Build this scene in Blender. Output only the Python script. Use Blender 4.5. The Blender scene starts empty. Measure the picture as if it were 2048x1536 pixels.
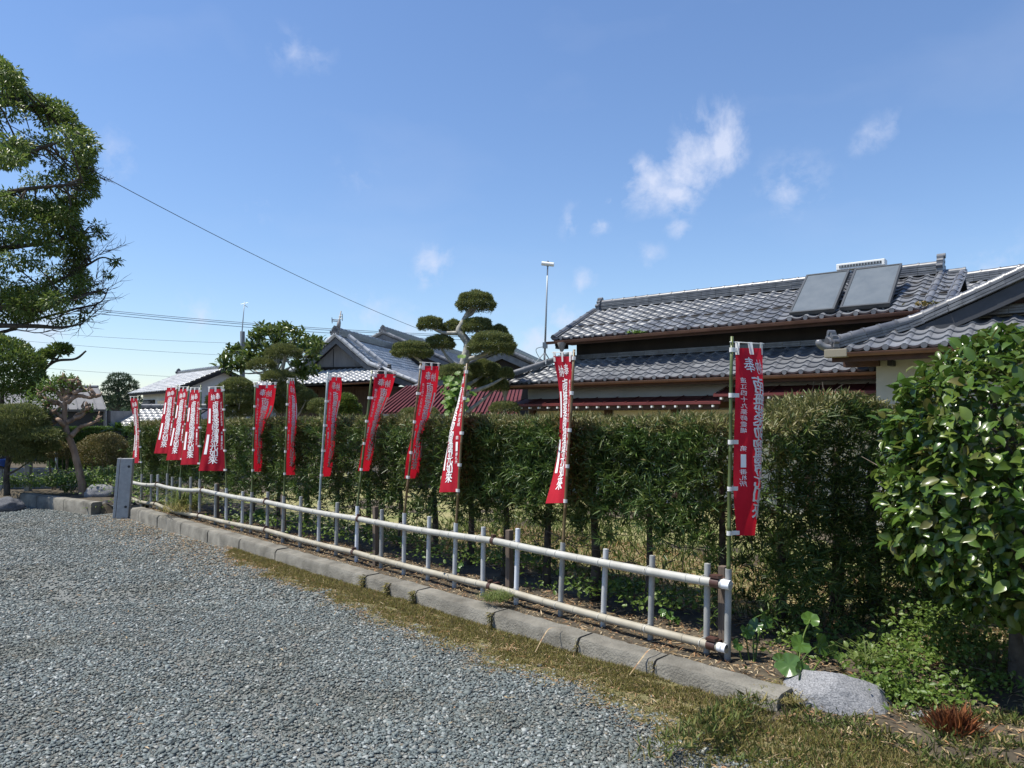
import bpy, bmesh, math, random
import numpy as np
from mathutils import Vector, Matrix, noise as mnoise

R = math.radians
rng = np.random.default_rng(11)
random.seed(11)
scene = bpy.context.scene
COL = scene.collection

# ---------------------------------------------------------------- camera
F, H0, CH = 1450.0, 836.0, 1.6          # focal length in photo pixels, horizon row, eye height
cam = bpy.data.cameras.new('camera')
cam.sensor_width = 36.0
cam.lens = 36.0 * F / 2048.0
cam.shift_y = (H0 - 768.0) / 2048.0
cam.clip_start = 0.05
cam.clip_end = 4000
cam_o = bpy.data.objects.new('camera', cam)
cam_o.location = (0, 0, CH)
cam_o.rotation_euler = (R(90), 0, 0)
COL.objects.link(cam_o)
scene.camera = cam_o

# ---------------------------------------------------------------- sun and sky
SUN_EL, SUN_AZ = R(65), R(-94)          # azimuth clockwise from +Y
S = Vector((math.cos(SUN_EL) * math.sin(SUN_AZ), math.cos(SUN_EL) * math.cos(SUN_AZ), math.sin(SUN_EL)))
sun = bpy.data.lights.new('sun', 'SUN')
sun.energy = 5.0
sun.angle = R(0.53)
sun.color = (1.0, 0.95, 0.85)
sun_o = bpy.data.objects.new('sun', sun)
sun_o.rotation_euler = (-S).to_track_quat('-Z', 'Y').to_euler()
sun_o.location = (-20, -3, 30)
COL.objects.link(sun_o)

world = bpy.data.worlds.new('World')
scene.world = world
world.use_nodes = True
wt = world.node_tree
wt.nodes.clear()

def wn(t, **kw):
    n = wt.nodes.new(t)
    for k, v in kw.items():
        setattr(n, k, v)
    return n

def wmath(op, a, b=None, c=None, clamp=False):
    n = wn('ShaderNodeMath', operation=op)
    n.use_clamp = clamp
    for i, v in enumerate((a, b, c)):
        if v is None:
            continue
        if isinstance(v, (int, float)):
            n.inputs[i].default_value = v
        else:
            wt.links.new(v, n.inputs[i])
    return n.outputs[0]

sky = wn('ShaderNodeTexSky', sky_type='NISHITA')
sky.sun_disc = False
sky.sun_elevation = SUN_EL
sky.sun_rotation = SUN_AZ % (2 * math.pi)
sky.altitude = 0
sky.air_density = 1.25
sky.dust_density = 0.0
sky.ozone_density = 6.0
tc = wn('ShaderNodeTexCoord')
# domain-warped fractal noise for thin fair-weather wisps
nw = wn('ShaderNodeTexNoise')
nw.inputs['Scale'].default_value = 6
nw.inputs['Detail'].default_value = 5
wt.links.new(tc.outputs['Generated'], nw.inputs['Vector'])
warp = wn('ShaderNodeVectorMath', operation='MULTIPLY_ADD')
wt.links.new(nw.outputs['Color'], warp.inputs[0])
warp.inputs[1].default_value = (0.072, 0.072, 0.072)
wt.links.new(tc.outputs['Generated'], warp.inputs[2])
warp2 = wn('ShaderNodeVectorMath', operation='SUBTRACT')
wt.links.new(warp.outputs[0], warp2.inputs[0])
warp2.inputs[1].default_value = (0.036, 0.036, 0.036)
fine = wn('ShaderNodeTexNoise')
fine.inputs['Scale'].default_value = 26
fine.inputs['Detail'].default_value = 8
fine.inputs['Roughness'].default_value = 0.62
wt.links.new(warp2.outputs[0], fine.inputs['Vector'])
veil = wn('ShaderNodeTexNoise')
veil.inputs['Scale'].default_value = 3.4
veil.inputs['Detail'].default_value = 7
mpv = wn('ShaderNodeMapping')
mpv.inputs['Scale'].default_value = (1.0, 1.0, 2.6)
wt.links.new(warp2.outputs[0], mpv.inputs['Vector'])
wt.links.new(mpv.outputs[0], veil.inputs['Vector'])
acc = None
# individual small clouds: direction (az tangent, el tangent), angular radius, strength
CLOUDS = [(1290, 368, 60, .9), (1340, 384, 54, .9), (1362, 330, 58, .95), (1400, 292, 66, 1.0), (1452, 270, 62, 1.0), (1420, 248, 40, .75), (1490, 288, 36, .65), (1320, 350, 40, .6),
          (862, 520, 46, .62), (850, 545, 30, .5), (1118, 640, 44, .7), (1165, 562, 30, .5), (1590, 378, 66, .42), (1352, 466, 28, .6), (1140, 440, 34, .38), (1208, 450, 24, .55),
          (1302, 525, 30, .38), (735, 620, 60, .35), (400, 632, 46, .35), (1740, 272, 34, .42), (1715, 300, 22, .4), (1768, 246, 26, .35), (1985, 525, 60, .35),
          (600, 92, 42, .3), (640, 115, 34, .25), (230, 300, 46, .3), (215, 285, 30, .3), (520, 410, 36, .25), (720, 345, 46, .22), (1080, 690, 60, .6), (800, 690, 90, .5), (60, 650, 70, .6), (1221, 400, 16, .35), (-400, 200, 90, .6), (2500, 300, 110, .7)]
for (cx, cy, cr, cs) in CLOUDS:
    d = Vector(((cx - 1024) / F, 1.0, (H0 - cy) / F)).normalized()
    r = cr / F
    dn = wn('ShaderNodeVectorMath', operation='DISTANCE')
    wt.links.new(warp2.outputs[0], dn.inputs[0])
    dn.inputs[1].default_value = d
    m = wmath('MULTIPLY', dn.outputs['Value'], 1.0 / (r * 1.25))
    m = wmath('SUBTRACT', 1.0, m, clamp=True)
    m = wmath('MULTIPLY', m, cs * 1.25)
    acc = m if acc is None else wmath('MAXIMUM', acc, m)
cl = wmath('ADD', acc, wmath('MULTIPLY', wmath('SUBTRACT', fine.outputs['Fac'], 0.55), 2.6))
cl = wmath('MULTIPLY', cl, wmath('MULTIPLY', acc, 2.2, clamp=True))
cl = wmath('MULTIPLY', cl, 0.95, clamp=True)
vf = wmath('MULTIPLY', wmath('SUBTRACT', veil.outputs['Fac'], 0.56), 1.1, clamp=True)
tot = wmath('ADD', wmath('MULTIPLY', cl, 0.8), wmath('MULTIPLY', vf, 0.35), clamp=True)
mixc = wn('ShaderNodeMixRGB')
wt.links.new(tot, mixc.inputs['Fac'])
tint = wn('ShaderNodeMixRGB', blend_type='MULTIPLY')
tint.inputs['Fac'].default_value = 1.0
tint.inputs['Color2'].default_value = (0.95, 0.95, 1.03, 1)
wt.links.new(sky.outputs[0], tint.inputs['Color1'])
wt.links.new(tint.outputs[0], mixc.inputs['Color1'])
mixc.inputs['Color2'].default_value = (5.0, 5.4, 6.6, 1)
bg = wn('ShaderNodeBackground')
bg.inputs['Strength'].default_value = 0.112
wt.links.new(mixc.outputs[0], bg.inputs['Color'])
wo = wn('ShaderNodeOutputWorld')
wt.links.new(bg.outputs[0], wo.inputs['Surface'])

vs = scene.view_settings
vs.view_transform = 'Standard'
vs.look = 'None'
vs.gamma = 1.0
vs.exposure = 0.45
vs.use_curve_mapping = False

# ---------------------------------------------------------------- helpers
def P(px, py, Y):
    """the point that stands at distance Y where the photograph shows (px, py)"""
    return Vector(((px - 1024) / F * Y, Y, CH - (py - H0) / F * Y))

MATS = {}
def mat(name):
    return MATS[name]

def new_mat(name, col, rough=0.7, col2=None, nscale=8.0, ndetail=5.0, bump=0.0, bscale=None, spec=0.5, metal=0.0,
            island=None, transl=0.0, coat=0.0, stretch=None, contrast=(0.35, 0.65), transl_col=None):
    m = bpy.data.materials.new(name)
    m.use_nodes = True
    nt = m.node_tree
    N, L = nt.nodes, nt.links
    bsdf = N['Principled BSDF']
    out = N['Material Output']
    bsdf.inputs['Roughness'].default_value = rough
    bsdf.inputs['Specular IOR Level'].default_value = spec
    bsdf.inputs['Metallic'].default_value = metal
    bsdf.inputs['Coat Weight'].default_value = coat
    tc = N.new('ShaderNodeTexCoord')
    src = tc.outputs['Object']
    if stretch:
        mp = N.new('ShaderNodeMapping')
        mp.inputs['Scale'].default_value = stretch
        L.new(src, mp.inputs['Vector'])
        src = mp.outputs[0]
    colout = None
    if island:
        geo = N.new('ShaderNodeNewGeometry')
        oi = N.new('ShaderNodeObjectInfo')
        ad = N.new('ShaderNodeMath'); ad.operation = 'ADD'
        L.new(geo.outputs['Random Per Island'], ad.inputs[0]); L.new(oi.outputs['Random'], ad.inputs[1])
        fr = N.new('ShaderNodeMath'); fr.operation = 'FRACT'
        L.new(ad.outputs[0], fr.inputs[0])
        cr = N.new('ShaderNodeValToRGB')
        el = cr.color_ramp.elements
        n = len(island)
        for i, c in enumerate(island):
            pos = i / max(1, n - 1)
            if i < 2:
                e = el[i]; e.position = pos
            else:
                e = el.new(pos)
            e.color = (*c, 1)
        L.new(fr.outputs[0], cr.inputs['Fac'])
        colout = cr.outputs['Color']
    if col2 is not None:
        nz = N.new('ShaderNodeTexNoise')
        nz.inputs['Scale'].default_value = nscale
        nz.inputs['Detail'].default_value = ndetail
        nz.inputs['Roughness'].default_value = 0.6
        L.new(src, nz.inputs['Vector'])
        cr2 = N.new('ShaderNodeValToRGB')
        cr2.color_ramp.elements[0].position = contrast[0]
        cr2.color_ramp.elements[1].position = contrast[1]
        cr2.color_ramp.elements[0].color = (*col, 1)
        cr2.color_ramp.elements[1].color = (*col2, 1)
        L.new(nz.outputs['Fac'], cr2.inputs['Fac'])
        if colout is None:
            colout = cr2.outputs['Color']
        else:
            mx = N.new('ShaderNodeMixRGB'); mx.blend_type = 'MULTIPLY'; mx.inputs['Fac'].default_value = 1
            L.new(colout, mx.inputs['Color1']); L.new(cr2.outputs['Color'], mx.inputs['Color2'])
            colout = mx.outputs[0]
    if colout is not None:
        L.new(colout, bsdf.inputs['Base Color'])
    else:
        bsdf.inputs['Base Color'].default_value = (*col, 1)
    if bump:
        nb = N.new('ShaderNodeTexNoise')
        nb.inputs['Scale'].default_value = bscale or nscale * 4
        nb.inputs['Detail'].default_value = 6
        L.new(src, nb.inputs['Vector'])
        bp = N.new('ShaderNodeBump')
        bp.inputs['Strength'].default_value = bump
        bp.inputs['Distance'].default_value = 0.01
        L.new(nb.outputs['Fac'], bp.inputs['Height'])
        L.new(bp.outputs[0], bsdf.inputs['Normal'])
    if transl:
        tr = N.new('ShaderNodeBsdfTranslucent')
        if transl_col:
            tr.inputs['Color'].default_value = (*transl_col, 1)
        elif colout is not None:
            L.new(colout, tr.inputs['Color'])
        else:
            tr.inputs['Color'].default_value = (*col, 1)
        ms = N.new('ShaderNodeMixShader')
        ms.inputs['Fac'].default_value = transl
        L.new(bsdf.outputs[0], ms.inputs[1]); L.new(tr.outputs[0], ms.inputs[2])
        L.new(ms.outputs[0], out.inputs['Surface'])
    MATS[name] = m
    return m

# ---- palette (base colours; far roof tiles whitened for sun glare)
new_mat('gravel_stone', (.78, .74, .68), 0.8, col2=(1, 1, 1), nscale=1.1, ndetail=6, island=[(.06, .077, .078), (.11, .133, .132), (.15, .178, .175), (.125, .143, .135), (.20, .232, .228), (.082, .103, .103), (.14, .163, .16), (.36, .385, .375), (.175, .163, .135), (.10, .123, .122)], contrast=(.36, .52))
new_mat('gravel_bed', (.055, .063, .06), 0.9, col2=(.25, .258, .24), nscale=120, ndetail=10, bump=1.0, bscale=150, contrast=(.36, .62))
new_mat('soil', (.04, .032, .022), 0.95, col2=(.10, .08, .052), nscale=9, ndetail=8, bump=0.8, bscale=60)
new_mat('lawn', (.15, .17, .05), 0.95, col2=(.30, .26, .13), nscale=2.4, ndetail=8, bump=0.8, bscale=40)
new_mat('far_ground', (.10, .11, .06), 0.95, col2=(.16, .15, .10), nscale=0.3, ndetail=6)
new_mat('grass', (1, 1, 1), 0.7, island=[(.17, .165, .04), (.24, .22, .06), (.34, .28, .11), (.18, .20, .05), (.30, .23, .10), (.40, .33, .17)], transl=0.4)
new_mat('green_grass', (1, 1, 1), 0.6, island=[(.09, .14, .028), (.14, .19, .045), (.20, .23, .075), (.11, .16, .036)], transl=0.4)
new_mat('straw', (1, 1, 1), 0.75, island=[(.34, .24, .12), (.46, .35, .20), (.25, .16, .08), (.52, .43, .28), (.38, .20, .09), (.20, .12, .07)], transl=0.15)
new_mat('weed_leaf', (1, 1, 1), 0.45, island=[(.075, .135, .022), (.13, .21, .035), (.10, .17, .03), (.20, .26, .06)], transl=0.38)
new_mat('hedge_leaf', (.55, .50, .42), 0.40, col2=(1, 1, 1), nscale=1.6, ndetail=5, contrast=(.34, .55), island=[(.042, .085, .018), (.070, .128, .028), (.105, .178, .038), (.055, .102, .025), (.185, .245, .06), (.078, .135, .03)], transl=0.22, spec=0.4)
new_mat('hedge_tip', (1, 1, 1), 0.5, island=[(.17, .18, .055), (.23, .21, .08), (.12, .14, .04), (.28, .24, .11)], transl=0.25)
new_mat('dry_twig', (.10, .075, .055), 0.9, col2=(.19, .16, .13), nscale=30)
new_mat('camellia_leaf', (1, 1, 1), 0.27, island=[(.036, .08, .012), (.062, .12, .018), (.09, .16, .026), (.048, .09, .016), (.15, .21, .04), (.07, .12, .02), (.13, .12, .035)], transl=0.25, spec=0.45)
new_mat('tree_leaf', (1, 1, 1), 0.4, island=[(.07, .12, .022), (.115, .175, .034), (.155, .21, .046), (.09, .145, .03), (.22, .25, .06)], transl=0.38)
new_mat('pine_leaf', (1, 1, 1), 0.5, island=[(.085, .115, .032), (.14, .17, .05), (.19, .215, .07), (.25, .25, .095)], transl=0.33)
new_mat('azalea_leaf', (1, 1, 1), 0.55, island=[(.11, .11, .028), (.17, .145, .042), (.23, .165, .06), (.09, .13, .03)], transl=0.2)
new_mat('magnolia_leaf', (1, 1, 1), 0.28, island=[(.055, .10, .02), (.09, .145, .028), (.16, .19, .05), (.065, .11, .026)], transl=0.35)
new_mat('far_pine_leaf', (1, 1, 1), 0.6, island=[(.05, .085, .045), (.075, .115, .055), (.09, .13, .07)], transl=0.2)
new_mat('fig_leaf', (1, 1, 1), 0.5, island=[(.08, .16, .02), (.12, .22, .03), (.16, .26, .05)], transl=0.4)
new_mat('rust_needle', (1, 1, 1), 0.7, island=[(.22, .07, .025), (.30, .11, .035), (.16, .05, .02), (.36, .16, .06)], transl=0.2)
new_mat('bark_dark', (.035, .028, .022), 0.95, col2=(.085, .07, .055), nscale=14, bump=0.7, bscale=30)
new_mat('bark_brown', (.18, .115, .075), 0.95, col2=(.34, .235, .165), nscale=10, bump=0.8, bscale=30, stretch=(1, 1, .35))
new_mat('bark_grey', (.22, .21, .18), 0.95, col2=(.42, .41, .37), nscale=12, bump=0.6, bscale=28)
new_mat('concrete_kerb', (.08, .074, .06), 0.92, col2=(.225, .212, .18), nscale=4, contrast=(.30, .66), ndetail=12, bump=1.0, bscale=70)
new_mat('concrete_post', (.29, .30, .31), 0.85, col2=(.37, .38, .385), nscale=16, bump=0.3, bscale=120)
new_mat('concrete_wall', (.16, .165, .17), 0.9, col2=(.24, .24, .24), nscale=4, bump=0.3, bscale=60)
new_mat('granite', (.095, .10, .108), 0.88, col2=(.31, .31, .32), nscale=34, ndetail=7, bump=0.7, bscale=14, contrast=(.36, .64))
new_mat('dark_rock', (.05, .055, .065), 0.85, col2=(.12, .125, .14), nscale=8, bump=0.6, bscale=20)
new_mat('pipe_rail', (.34, .335, .30), 0.55, col2=(.44, .435, .40), nscale=7, stretch=(1, 1, 1))
new_mat('pipe_rail_low', (.28, .25, .19), 0.6, col2=(.38, .355, .29), nscale=4)
new_mat('pipe_grey', (.25, .255, .25), 0.55, col2=(.35, .35, .335), nscale=9)
new_mat('pipe_pale', (.42, .43, .44), 0.5, col2=(.50, .51, .51), nscale=9)
new_mat('pipe_white', (.72, .74, .80), 0.4, col2=(.64, .66, .70), nscale=9)
new_mat('pipe_end', (.80, .82, .86), 0.4)
new_mat('pipe_bore', (.05, .05, .05), 0.8)
new_mat('old_wood', (.085, .062, .048), 0.9, col2=(.17, .13, .10), nscale=12, bump=0.5, stretch=(3, 3, .3))
new_mat('strap', (.05, .022, .016), 0.5, col2=(.085, .04, .03), nscale=20)
new_mat('wire', (.10, .08, .06), 0.6)
new_mat('pale_wire', (.60, .59, .54), 0.6)
new_mat('bamboo_green', (.055, .085, .022), 0.35, col2=(.11, .13, .04), nscale=10, stretch=(1, 1, .25))
new_mat('bamboo_brown', (.16, .075, .03), 0.4, col2=(.11, .09, .035), nscale=6, stretch=(1, 1, .3))
new_mat('steel_pole', (.26, .32, .33), 0.4, col2=(.33, .38, .38), nscale=10)
new_mat('red_cloth', (.42, .010, .026), 0.85, col2=(.52, .022, .042), nscale=2.2, transl=0.3, transl_col=(.78, .018, .04), bump=0.12, bscale=300, spec=0.2)
new_mat('white_print', (.90, .89, .89), 0.8, transl=0.08)
new_mat('white_tab', (.80, .79, .77), 0.8, transl=0.2)
new_mat('grey_ink', (.16, .16, .19), 0.8)
new_mat('roof_tile', (.55, .55, .56), 0.42, col2=(1.0, 1.0, 1.0), nscale=7, ndetail=6, island=[(.13, .138, .155), (.19, .20, .218), (.26, .27, .288), (.16, .168, .186), (.23, .24, .255)], spec=0.5, bump=0.1, bscale=50)
new_mat('roof_tile_glare', (.6, .6, .6), 0.28, col2=(1.0, 1.0, 1.0), nscale=3, island=[(.44, .45, .465), (.52, .53, .54), (.60, .605, .61)], spec=0.7)  # grey tile with the sun's glare put into its base colour
new_mat('ridge_tile', (.6, .6, .6), 0.35, col2=(1.0, 1.0, 1.0), nscale=8, island=[(.105, .11, .125), (.15, .155, .17), (.19, .195, .205)], spec=0.6)
new_mat('slate_dark', (.028, .031, .038), 0.6, col2=(.045, .048, .056), nscale=6)
new_mat('roof_deck', (.03, .03, .033), 0.9)
new_mat('copper', (.15, .075, .055), 0.5, col2=(.22, .115, .085), nscale=3, metal=0.25)
new_mat('copper_aged', (.26, .23, .17), 0.5)
new_mat('dark_wall', (.022, .018, .016), 0.85, col2=(.035, .028, .024), nscale=4, stretch=(1, 1, .2))
new_mat('brown_timber', (.055, .026, .018), 0.7, col2=(.085, .04, .028), nscale=5)
new_mat('wood_door', (.055, .030, .02), 0.7, col2=(.10, .06, .042), nscale=6, stretch=(4, 4, .4))
new_mat('beige_wall', (.40, .395, .365), 0.9, col2=(.46, .452, .42), nscale=2.5, bump=0.15, bscale=150)
new_mat('cream_wall', (.62, .54, .38), 0.9, col2=(.68, .60, .44), nscale=2.5)
new_mat('grey_plaster', (.50, .49, .46), 0.9, col2=(.56, .55, .52), nscale=2)
new_mat('white_wall', (.66, .67, .68), 0.85, col2=(.74, .75, .75), nscale=2)
new_mat('corrugated', (.34, .335, .35), 0.6, col2=(.42, .415, .42), nscale=3, stretch=(2, 2, .3))
new_mat('red_metal', (.085, .018, .019), 0.65, col2=(.13, .03, .029), nscale=3, spec=0.25)
new_mat('red_metal_dark', (.115, .022, .02), 0.5, col2=(.16, .03, .027), nscale=5)
new_mat('orange_rust', (.42, .13, .06), 0.6)
new_mat('grey_metal', (.11, .11, .118), 0.75, col2=(.15, .15, .155), nscale=2)
new_mat('black_board', (.012, .013, .017), 0.6, col2=(.02, .021, .026), nscale=3)
new_mat('collector_glass', (.10, .118, .132), 0.3, col2=(.13, .148, .16), nscale=4, spec=0.6)
new_mat('collector_frame', (.07, .075, .08), 0.4, metal=0.3)
new_mat('white_paint', (.78, .78, .76), 0.5)
new_mat('galvanised', (.32, .35, .37), 0.45, metal=0.4)
new_mat('black_rubber', (.012, .012, .014), 0.55)
new_mat('cable_black', (.02, .02, .024), 0.6)
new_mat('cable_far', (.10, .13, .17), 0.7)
new_mat('tarp_blue', (.02, .07, .30), 0.5)
new_mat('downpipe', (.27, .255, .25), 0.5)
new_mat('shutter', (.16, .15, .14), 0.6, col2=(.22, .21, .20), nscale=4, stretch=(6, 6, .5))
new_mat('glass_dark', (.02, .025, .03), 0.08, spec=0.7)
new_mat('moss', (.075, .08, .025), 0.95, col2=(.20, .17, .08), nscale=60, ndetail=9, bump=0.8, bscale=120)

def link(o, parent=None):
    COL.objects.link(o)
    if parent is not None:
        o.parent = parent
        o.matrix_parent_inverse = Matrix.Translation(parent.location).inverted() if parent.type == 'EMPTY' else Matrix.Identity(4)
    return o

def tag(o, label=None, cat=None, group=None, kind=None):
    if label: o['label'] = label
    if cat: o['category'] = cat
    if group: o['group'] = group
    if kind: o['kind'] = kind
    return o

def thing(name, loc, label, cat, group=None):
    o = bpy.data.objects.new(name, None)
    o.empty_display_size = 0.1
    o.location = loc
    COL.objects.link(o)
    return tag(o, label, cat, group)

class MB:
    """collects shapes for ONE mesh"""
    def __init__(s):
        s.v = []; s.f = []; s.mi = []
    def add(s, vs, fs, mi=0):
        o = len(s.v)
        s.v.extend([tuple(x) for x in vs])
        for f in fs:
            s.f.append(tuple(i + o for i in f)); s.mi.append(mi)
        return s
    def obox(s, c, ax, ay, az, mi=0):
        """box: centre and three half-extent vectors"""
        c, ax, ay, az = map(Vector, (c, ax, ay, az))
        vs = [c + ax * i + ay * j + az * k for k in (-1, 1) for j in (-1, 1) for i in (-1, 1)]
        return s.add(vs, [(0, 2, 3, 1), (4, 5, 7, 6), (0, 1, 5, 4), (2, 6, 7, 3), (0, 4, 6, 2), (1, 3, 7, 5)], mi)
    def box(s, x0, x1, y0, y1, z0, z1, mi=0):
        return s.obox(((x0 + x1) / 2, (y0 + y1) / 2, (z0 + z1) / 2), ((x1 - x0) / 2, 0, 0), (0, (y1 - y0) / 2, 0), (0, 0, (z1 - z0) / 2), mi)
    def hexa(s, pts, mi=0):
        """8 points, bottom ring of four then top ring of four"""
        return s.add(pts, [(3, 2, 1, 0), (4, 5, 6, 7), (0, 1, 5, 4), (1, 2, 6, 5), (2, 3, 7, 6), (3, 0, 4, 7)], mi)
    def tube(s, pts, rad, seg=8, mi=0, cap=True, jitter=0.0):
        pts = [Vector(p) for p in pts]
        n = len(pts)
        if not hasattr(rad, '__len__'):
            rad = [rad] * n
        base = len(s.v)
        up = None
        for i, p in enumerate(pts):
            t = (pts[min(i + 1, n - 1)] - pts[max(i - 1, 0)])
            if t.length < 1e-9: t = Vector((0, 0, 1))
            t.normalize()
            if up is None:
                up = Vector((0, 0, 1)) if abs(t.z) < .9 else Vector((1, 0, 0))
            a = t.cross(up)
            if a.length < 1e-6: a = t.orthogonal()
            a.normalize()
            b = a.cross(t).normalized()
            up = b
            for k in range(seg):
                an = 2 * math.pi * k / seg
                r = rad[i] * (1 + (random.random() - .5) * jitter)
                s.v.append(tuple(p + a * (math.cos(an) * r) + b * (math.sin(an) * r)))
        for i in range(n - 1):
            for k in range(seg):
                s.f.append((base + i * seg + k, base + i * seg + (k + 1) % seg, base + (i + 1) * seg + (k + 1) % seg, base + (i + 1) * seg + k)); s.mi.append(mi)
        if cap:
            s.f.append(tuple(base + k for k in range(seg))); s.mi.append(mi)
            s.f.append(tuple(base + (n - 1) * seg + k for k in range(seg - 1, -1, -1))); s.mi.append(mi)
        return s
    def grid(s, fn, nu, nv, mi=0):
        base = len(s.v)
        for j in range(nv + 1):
            for i in range(nu + 1):
                s.v.append(tuple(fn(i / nu, j / nv)))
        for j in range(nv):
            for i in range(nu):
                a = base + j * (nu + 1) + i
                s.f.append((a, a + 1, a + nu + 2, a + nu + 1)); s.mi.append(mi)
        return s
    def build(s, name, mats, parent=None, smooth=False, bevel=0.0, kind=None):
        if not isinstance(mats, (list, tuple)): mats = [mats]
        me = bpy.data.meshes.new(name)
        me.from_pydata(s.v, [], s.f)
        for m in mats:
            me.materials.append(MATS[m] if isinstance(m, str) else m)
        if len(mats) > 1:
            me.polygons.foreach_set('material_index', s.mi)
        if bevel:
            bm = bmesh.new(); bm.from_mesh(me)
            bmesh.ops.recalc_face_normals(bm, faces=bm.faces)
            es = [e for e in bm.edges if len(e.link_faces) == 2 and e.calc_face_angle(0) > .6]
            bmesh.ops.bevel(bm, geom=es, offset=bevel, segments=2, affect='EDGES', profile=.6)
            bm.to_mesh(me); bm.free()
        else:
            bm = bmesh.new(); bm.from_mesh(me)
            bmesh.ops.recalc_face_normals(bm, faces=bm.faces)
            bm.to_mesh(me); bm.free()
        if smooth:
            if smooth is True:
                me.polygons.foreach_set('use_smooth', [True] * len(me.polygons))
            else:
                me.shade_smooth() if False else me.polygons.foreach_set('use_smooth', [True] * len(me.polygons))
                try: me.set_sharp_from_angle(angle=R(smooth))
                except Exception: pass
        me.update()
        o = bpy.data.objects.new(name, me)
        link(o, parent)
        if kind: o['kind'] = kind
        return o

def mesh_np(name, V, Fc, mats, parent=None, smooth=False, kind=None):
    """mesh from numpy arrays: V (n,3), Fc (m,k)"""
    V = np.ascontiguousarray(V, dtype=np.float32); Fc = np.ascontiguousarray(Fc, dtype=np.int32)
    me = bpy.data.meshes.new(name)
    m, k = Fc.shape
    me.vertices.add(len(V)); me.vertices.foreach_set('co', V.ravel())
    me.loops.add(m * k); me.loops.foreach_set('vertex_index', Fc.ravel())
    me.polygons.add(m)
    me.polygons.foreach_set('loop_start', np.arange(0, m * k, k, dtype=np.int32))
    me.polygons.foreach_set('loop_total', np.full(m, k, dtype=np.int32))
    if smooth:
        me.polygons.foreach_set('use_smooth', np.ones(m, dtype=bool))
    me.update(calc_edges=True)
    me.validate()
    for x in (mats if isinstance(mats, (list, tuple)) else [mats]):
        me.materials.append(MATS[x])
    o = bpy.data.objects.new(name, me)
    link(o, parent)
    if kind: o['kind'] = kind
    return o

def nrm(a):
    return a / np.maximum(np.linalg.norm(a, axis=1, keepdims=True), 1e-9)

def leaf_arrays(pos, d, nor, L, W, oval=False, curl=0.12):
    """pos/d/nor (n,3), L/W (n,) -> verts, faces; each leaf one island"""
    n = len(pos)
    d = nrm(d)
    sd = nrm(np.cross(d, nor))
    up = np.cross(sd, d)
    L = np.broadcast_to(L, (n,))[:, None]; W = np.broadcast_to(W, (n,))[:, None]
    if not oval:
        v = np.stack([pos, pos + d * L * .45 - sd * W * .5 + up * W * .18, pos + d * L - up * L * curl, pos + d * L * .45 + sd * W * .5 + up * W * .18], 1)
        V = v.reshape(-1, 3)
        b = (np.arange(n) * 4)[:, None]
        Fc = np.concatenate([b + [0, 2, 1], b + [0, 3, 2]], 0)
        return V, Fc
    st = [(.0, .0, 0), (.18, .36, .02), (.48, .5, .03), (.8, .30, -.02), (1.0, 0, -curl)]
    vs = [pos]
    for (t, w, h) in st[1:4]:
        c = pos + d * L * t + up * L * h
        vs += [c - sd * W * w + up * W * .14, c - up * W * .03, c + sd * W * w + up * W * .14]
    vs.append(pos + d * L + up * L * st[4][2])
    V = np.stack(vs, 1).reshape(-1, 3)
    b = (np.arange(n) * 11)[:, None]
    T = [(0, 2, 1), (0, 3, 2), (1, 2, 5), (1, 5, 4), (2, 3, 6), (2, 6, 5), (4, 5, 8), (4, 8, 7), (5, 6, 9), (5, 9, 8), (7, 8, 10), (8, 9, 10)]
    Fc = np.concatenate([b + list(t) for t in T], 0)
    return V, Fc

def leaves(name, pos, d, nor, L, W, m, parent=None, kind='stuff', oval=False, curl=.12, smooth=False):
    V, Fc = leaf_arrays(pos, d, nor, L, W, oval, curl)
    return mesh_np(name, V, Fc, m, parent, smooth, kind)

def rdir(n):
    return nrm(rng.normal(size=(n, 3)))

def pad_points(c, r, n, flat=-.35, shell=.75):
    """points near the surface of a dome-shaped pad; returns pos, outward"""
    o = rdir(n * 2)
    o = o[o[:, 2] > flat + (rng.random(len(o)) - .5) * .25][:n]
    k = shell + (1 - shell) * rng.random((len(o), 1)) ** .5
    lump = 1 + .10 * np.sin(o[:, :1] * 5 + c[0] * 7) * np.cos(o[:, 1:2] * 6 + c[2] * 5) + .06 * np.sin(o[:, 2:3] * 11 + c[1])
    return np.array(c) + o * np.array(r) * k * lump, nrm(o / np.array(r))

def catmull(pts, n):
    pts = [Vector(p) for p in pts]
    q = [pts[0] * 2 - pts[1]] + pts + [pts[-1] * 2 - pts[-2]]
    out = []
    for i in range(1, len(q) - 2):
        for k in range(n):
            t = k / n
            a, b, c, d = q[i - 1], q[i], q[i + 1], q[i + 2]
            out.append(.5 * ((2 * b) + (c - a) * t + (2 * a - 5 * b + 4 * c - d) * t * t + (3 * b - a - 3 * c + d) * t ** 3))
    out.append(pts[-1])
    return out
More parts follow.
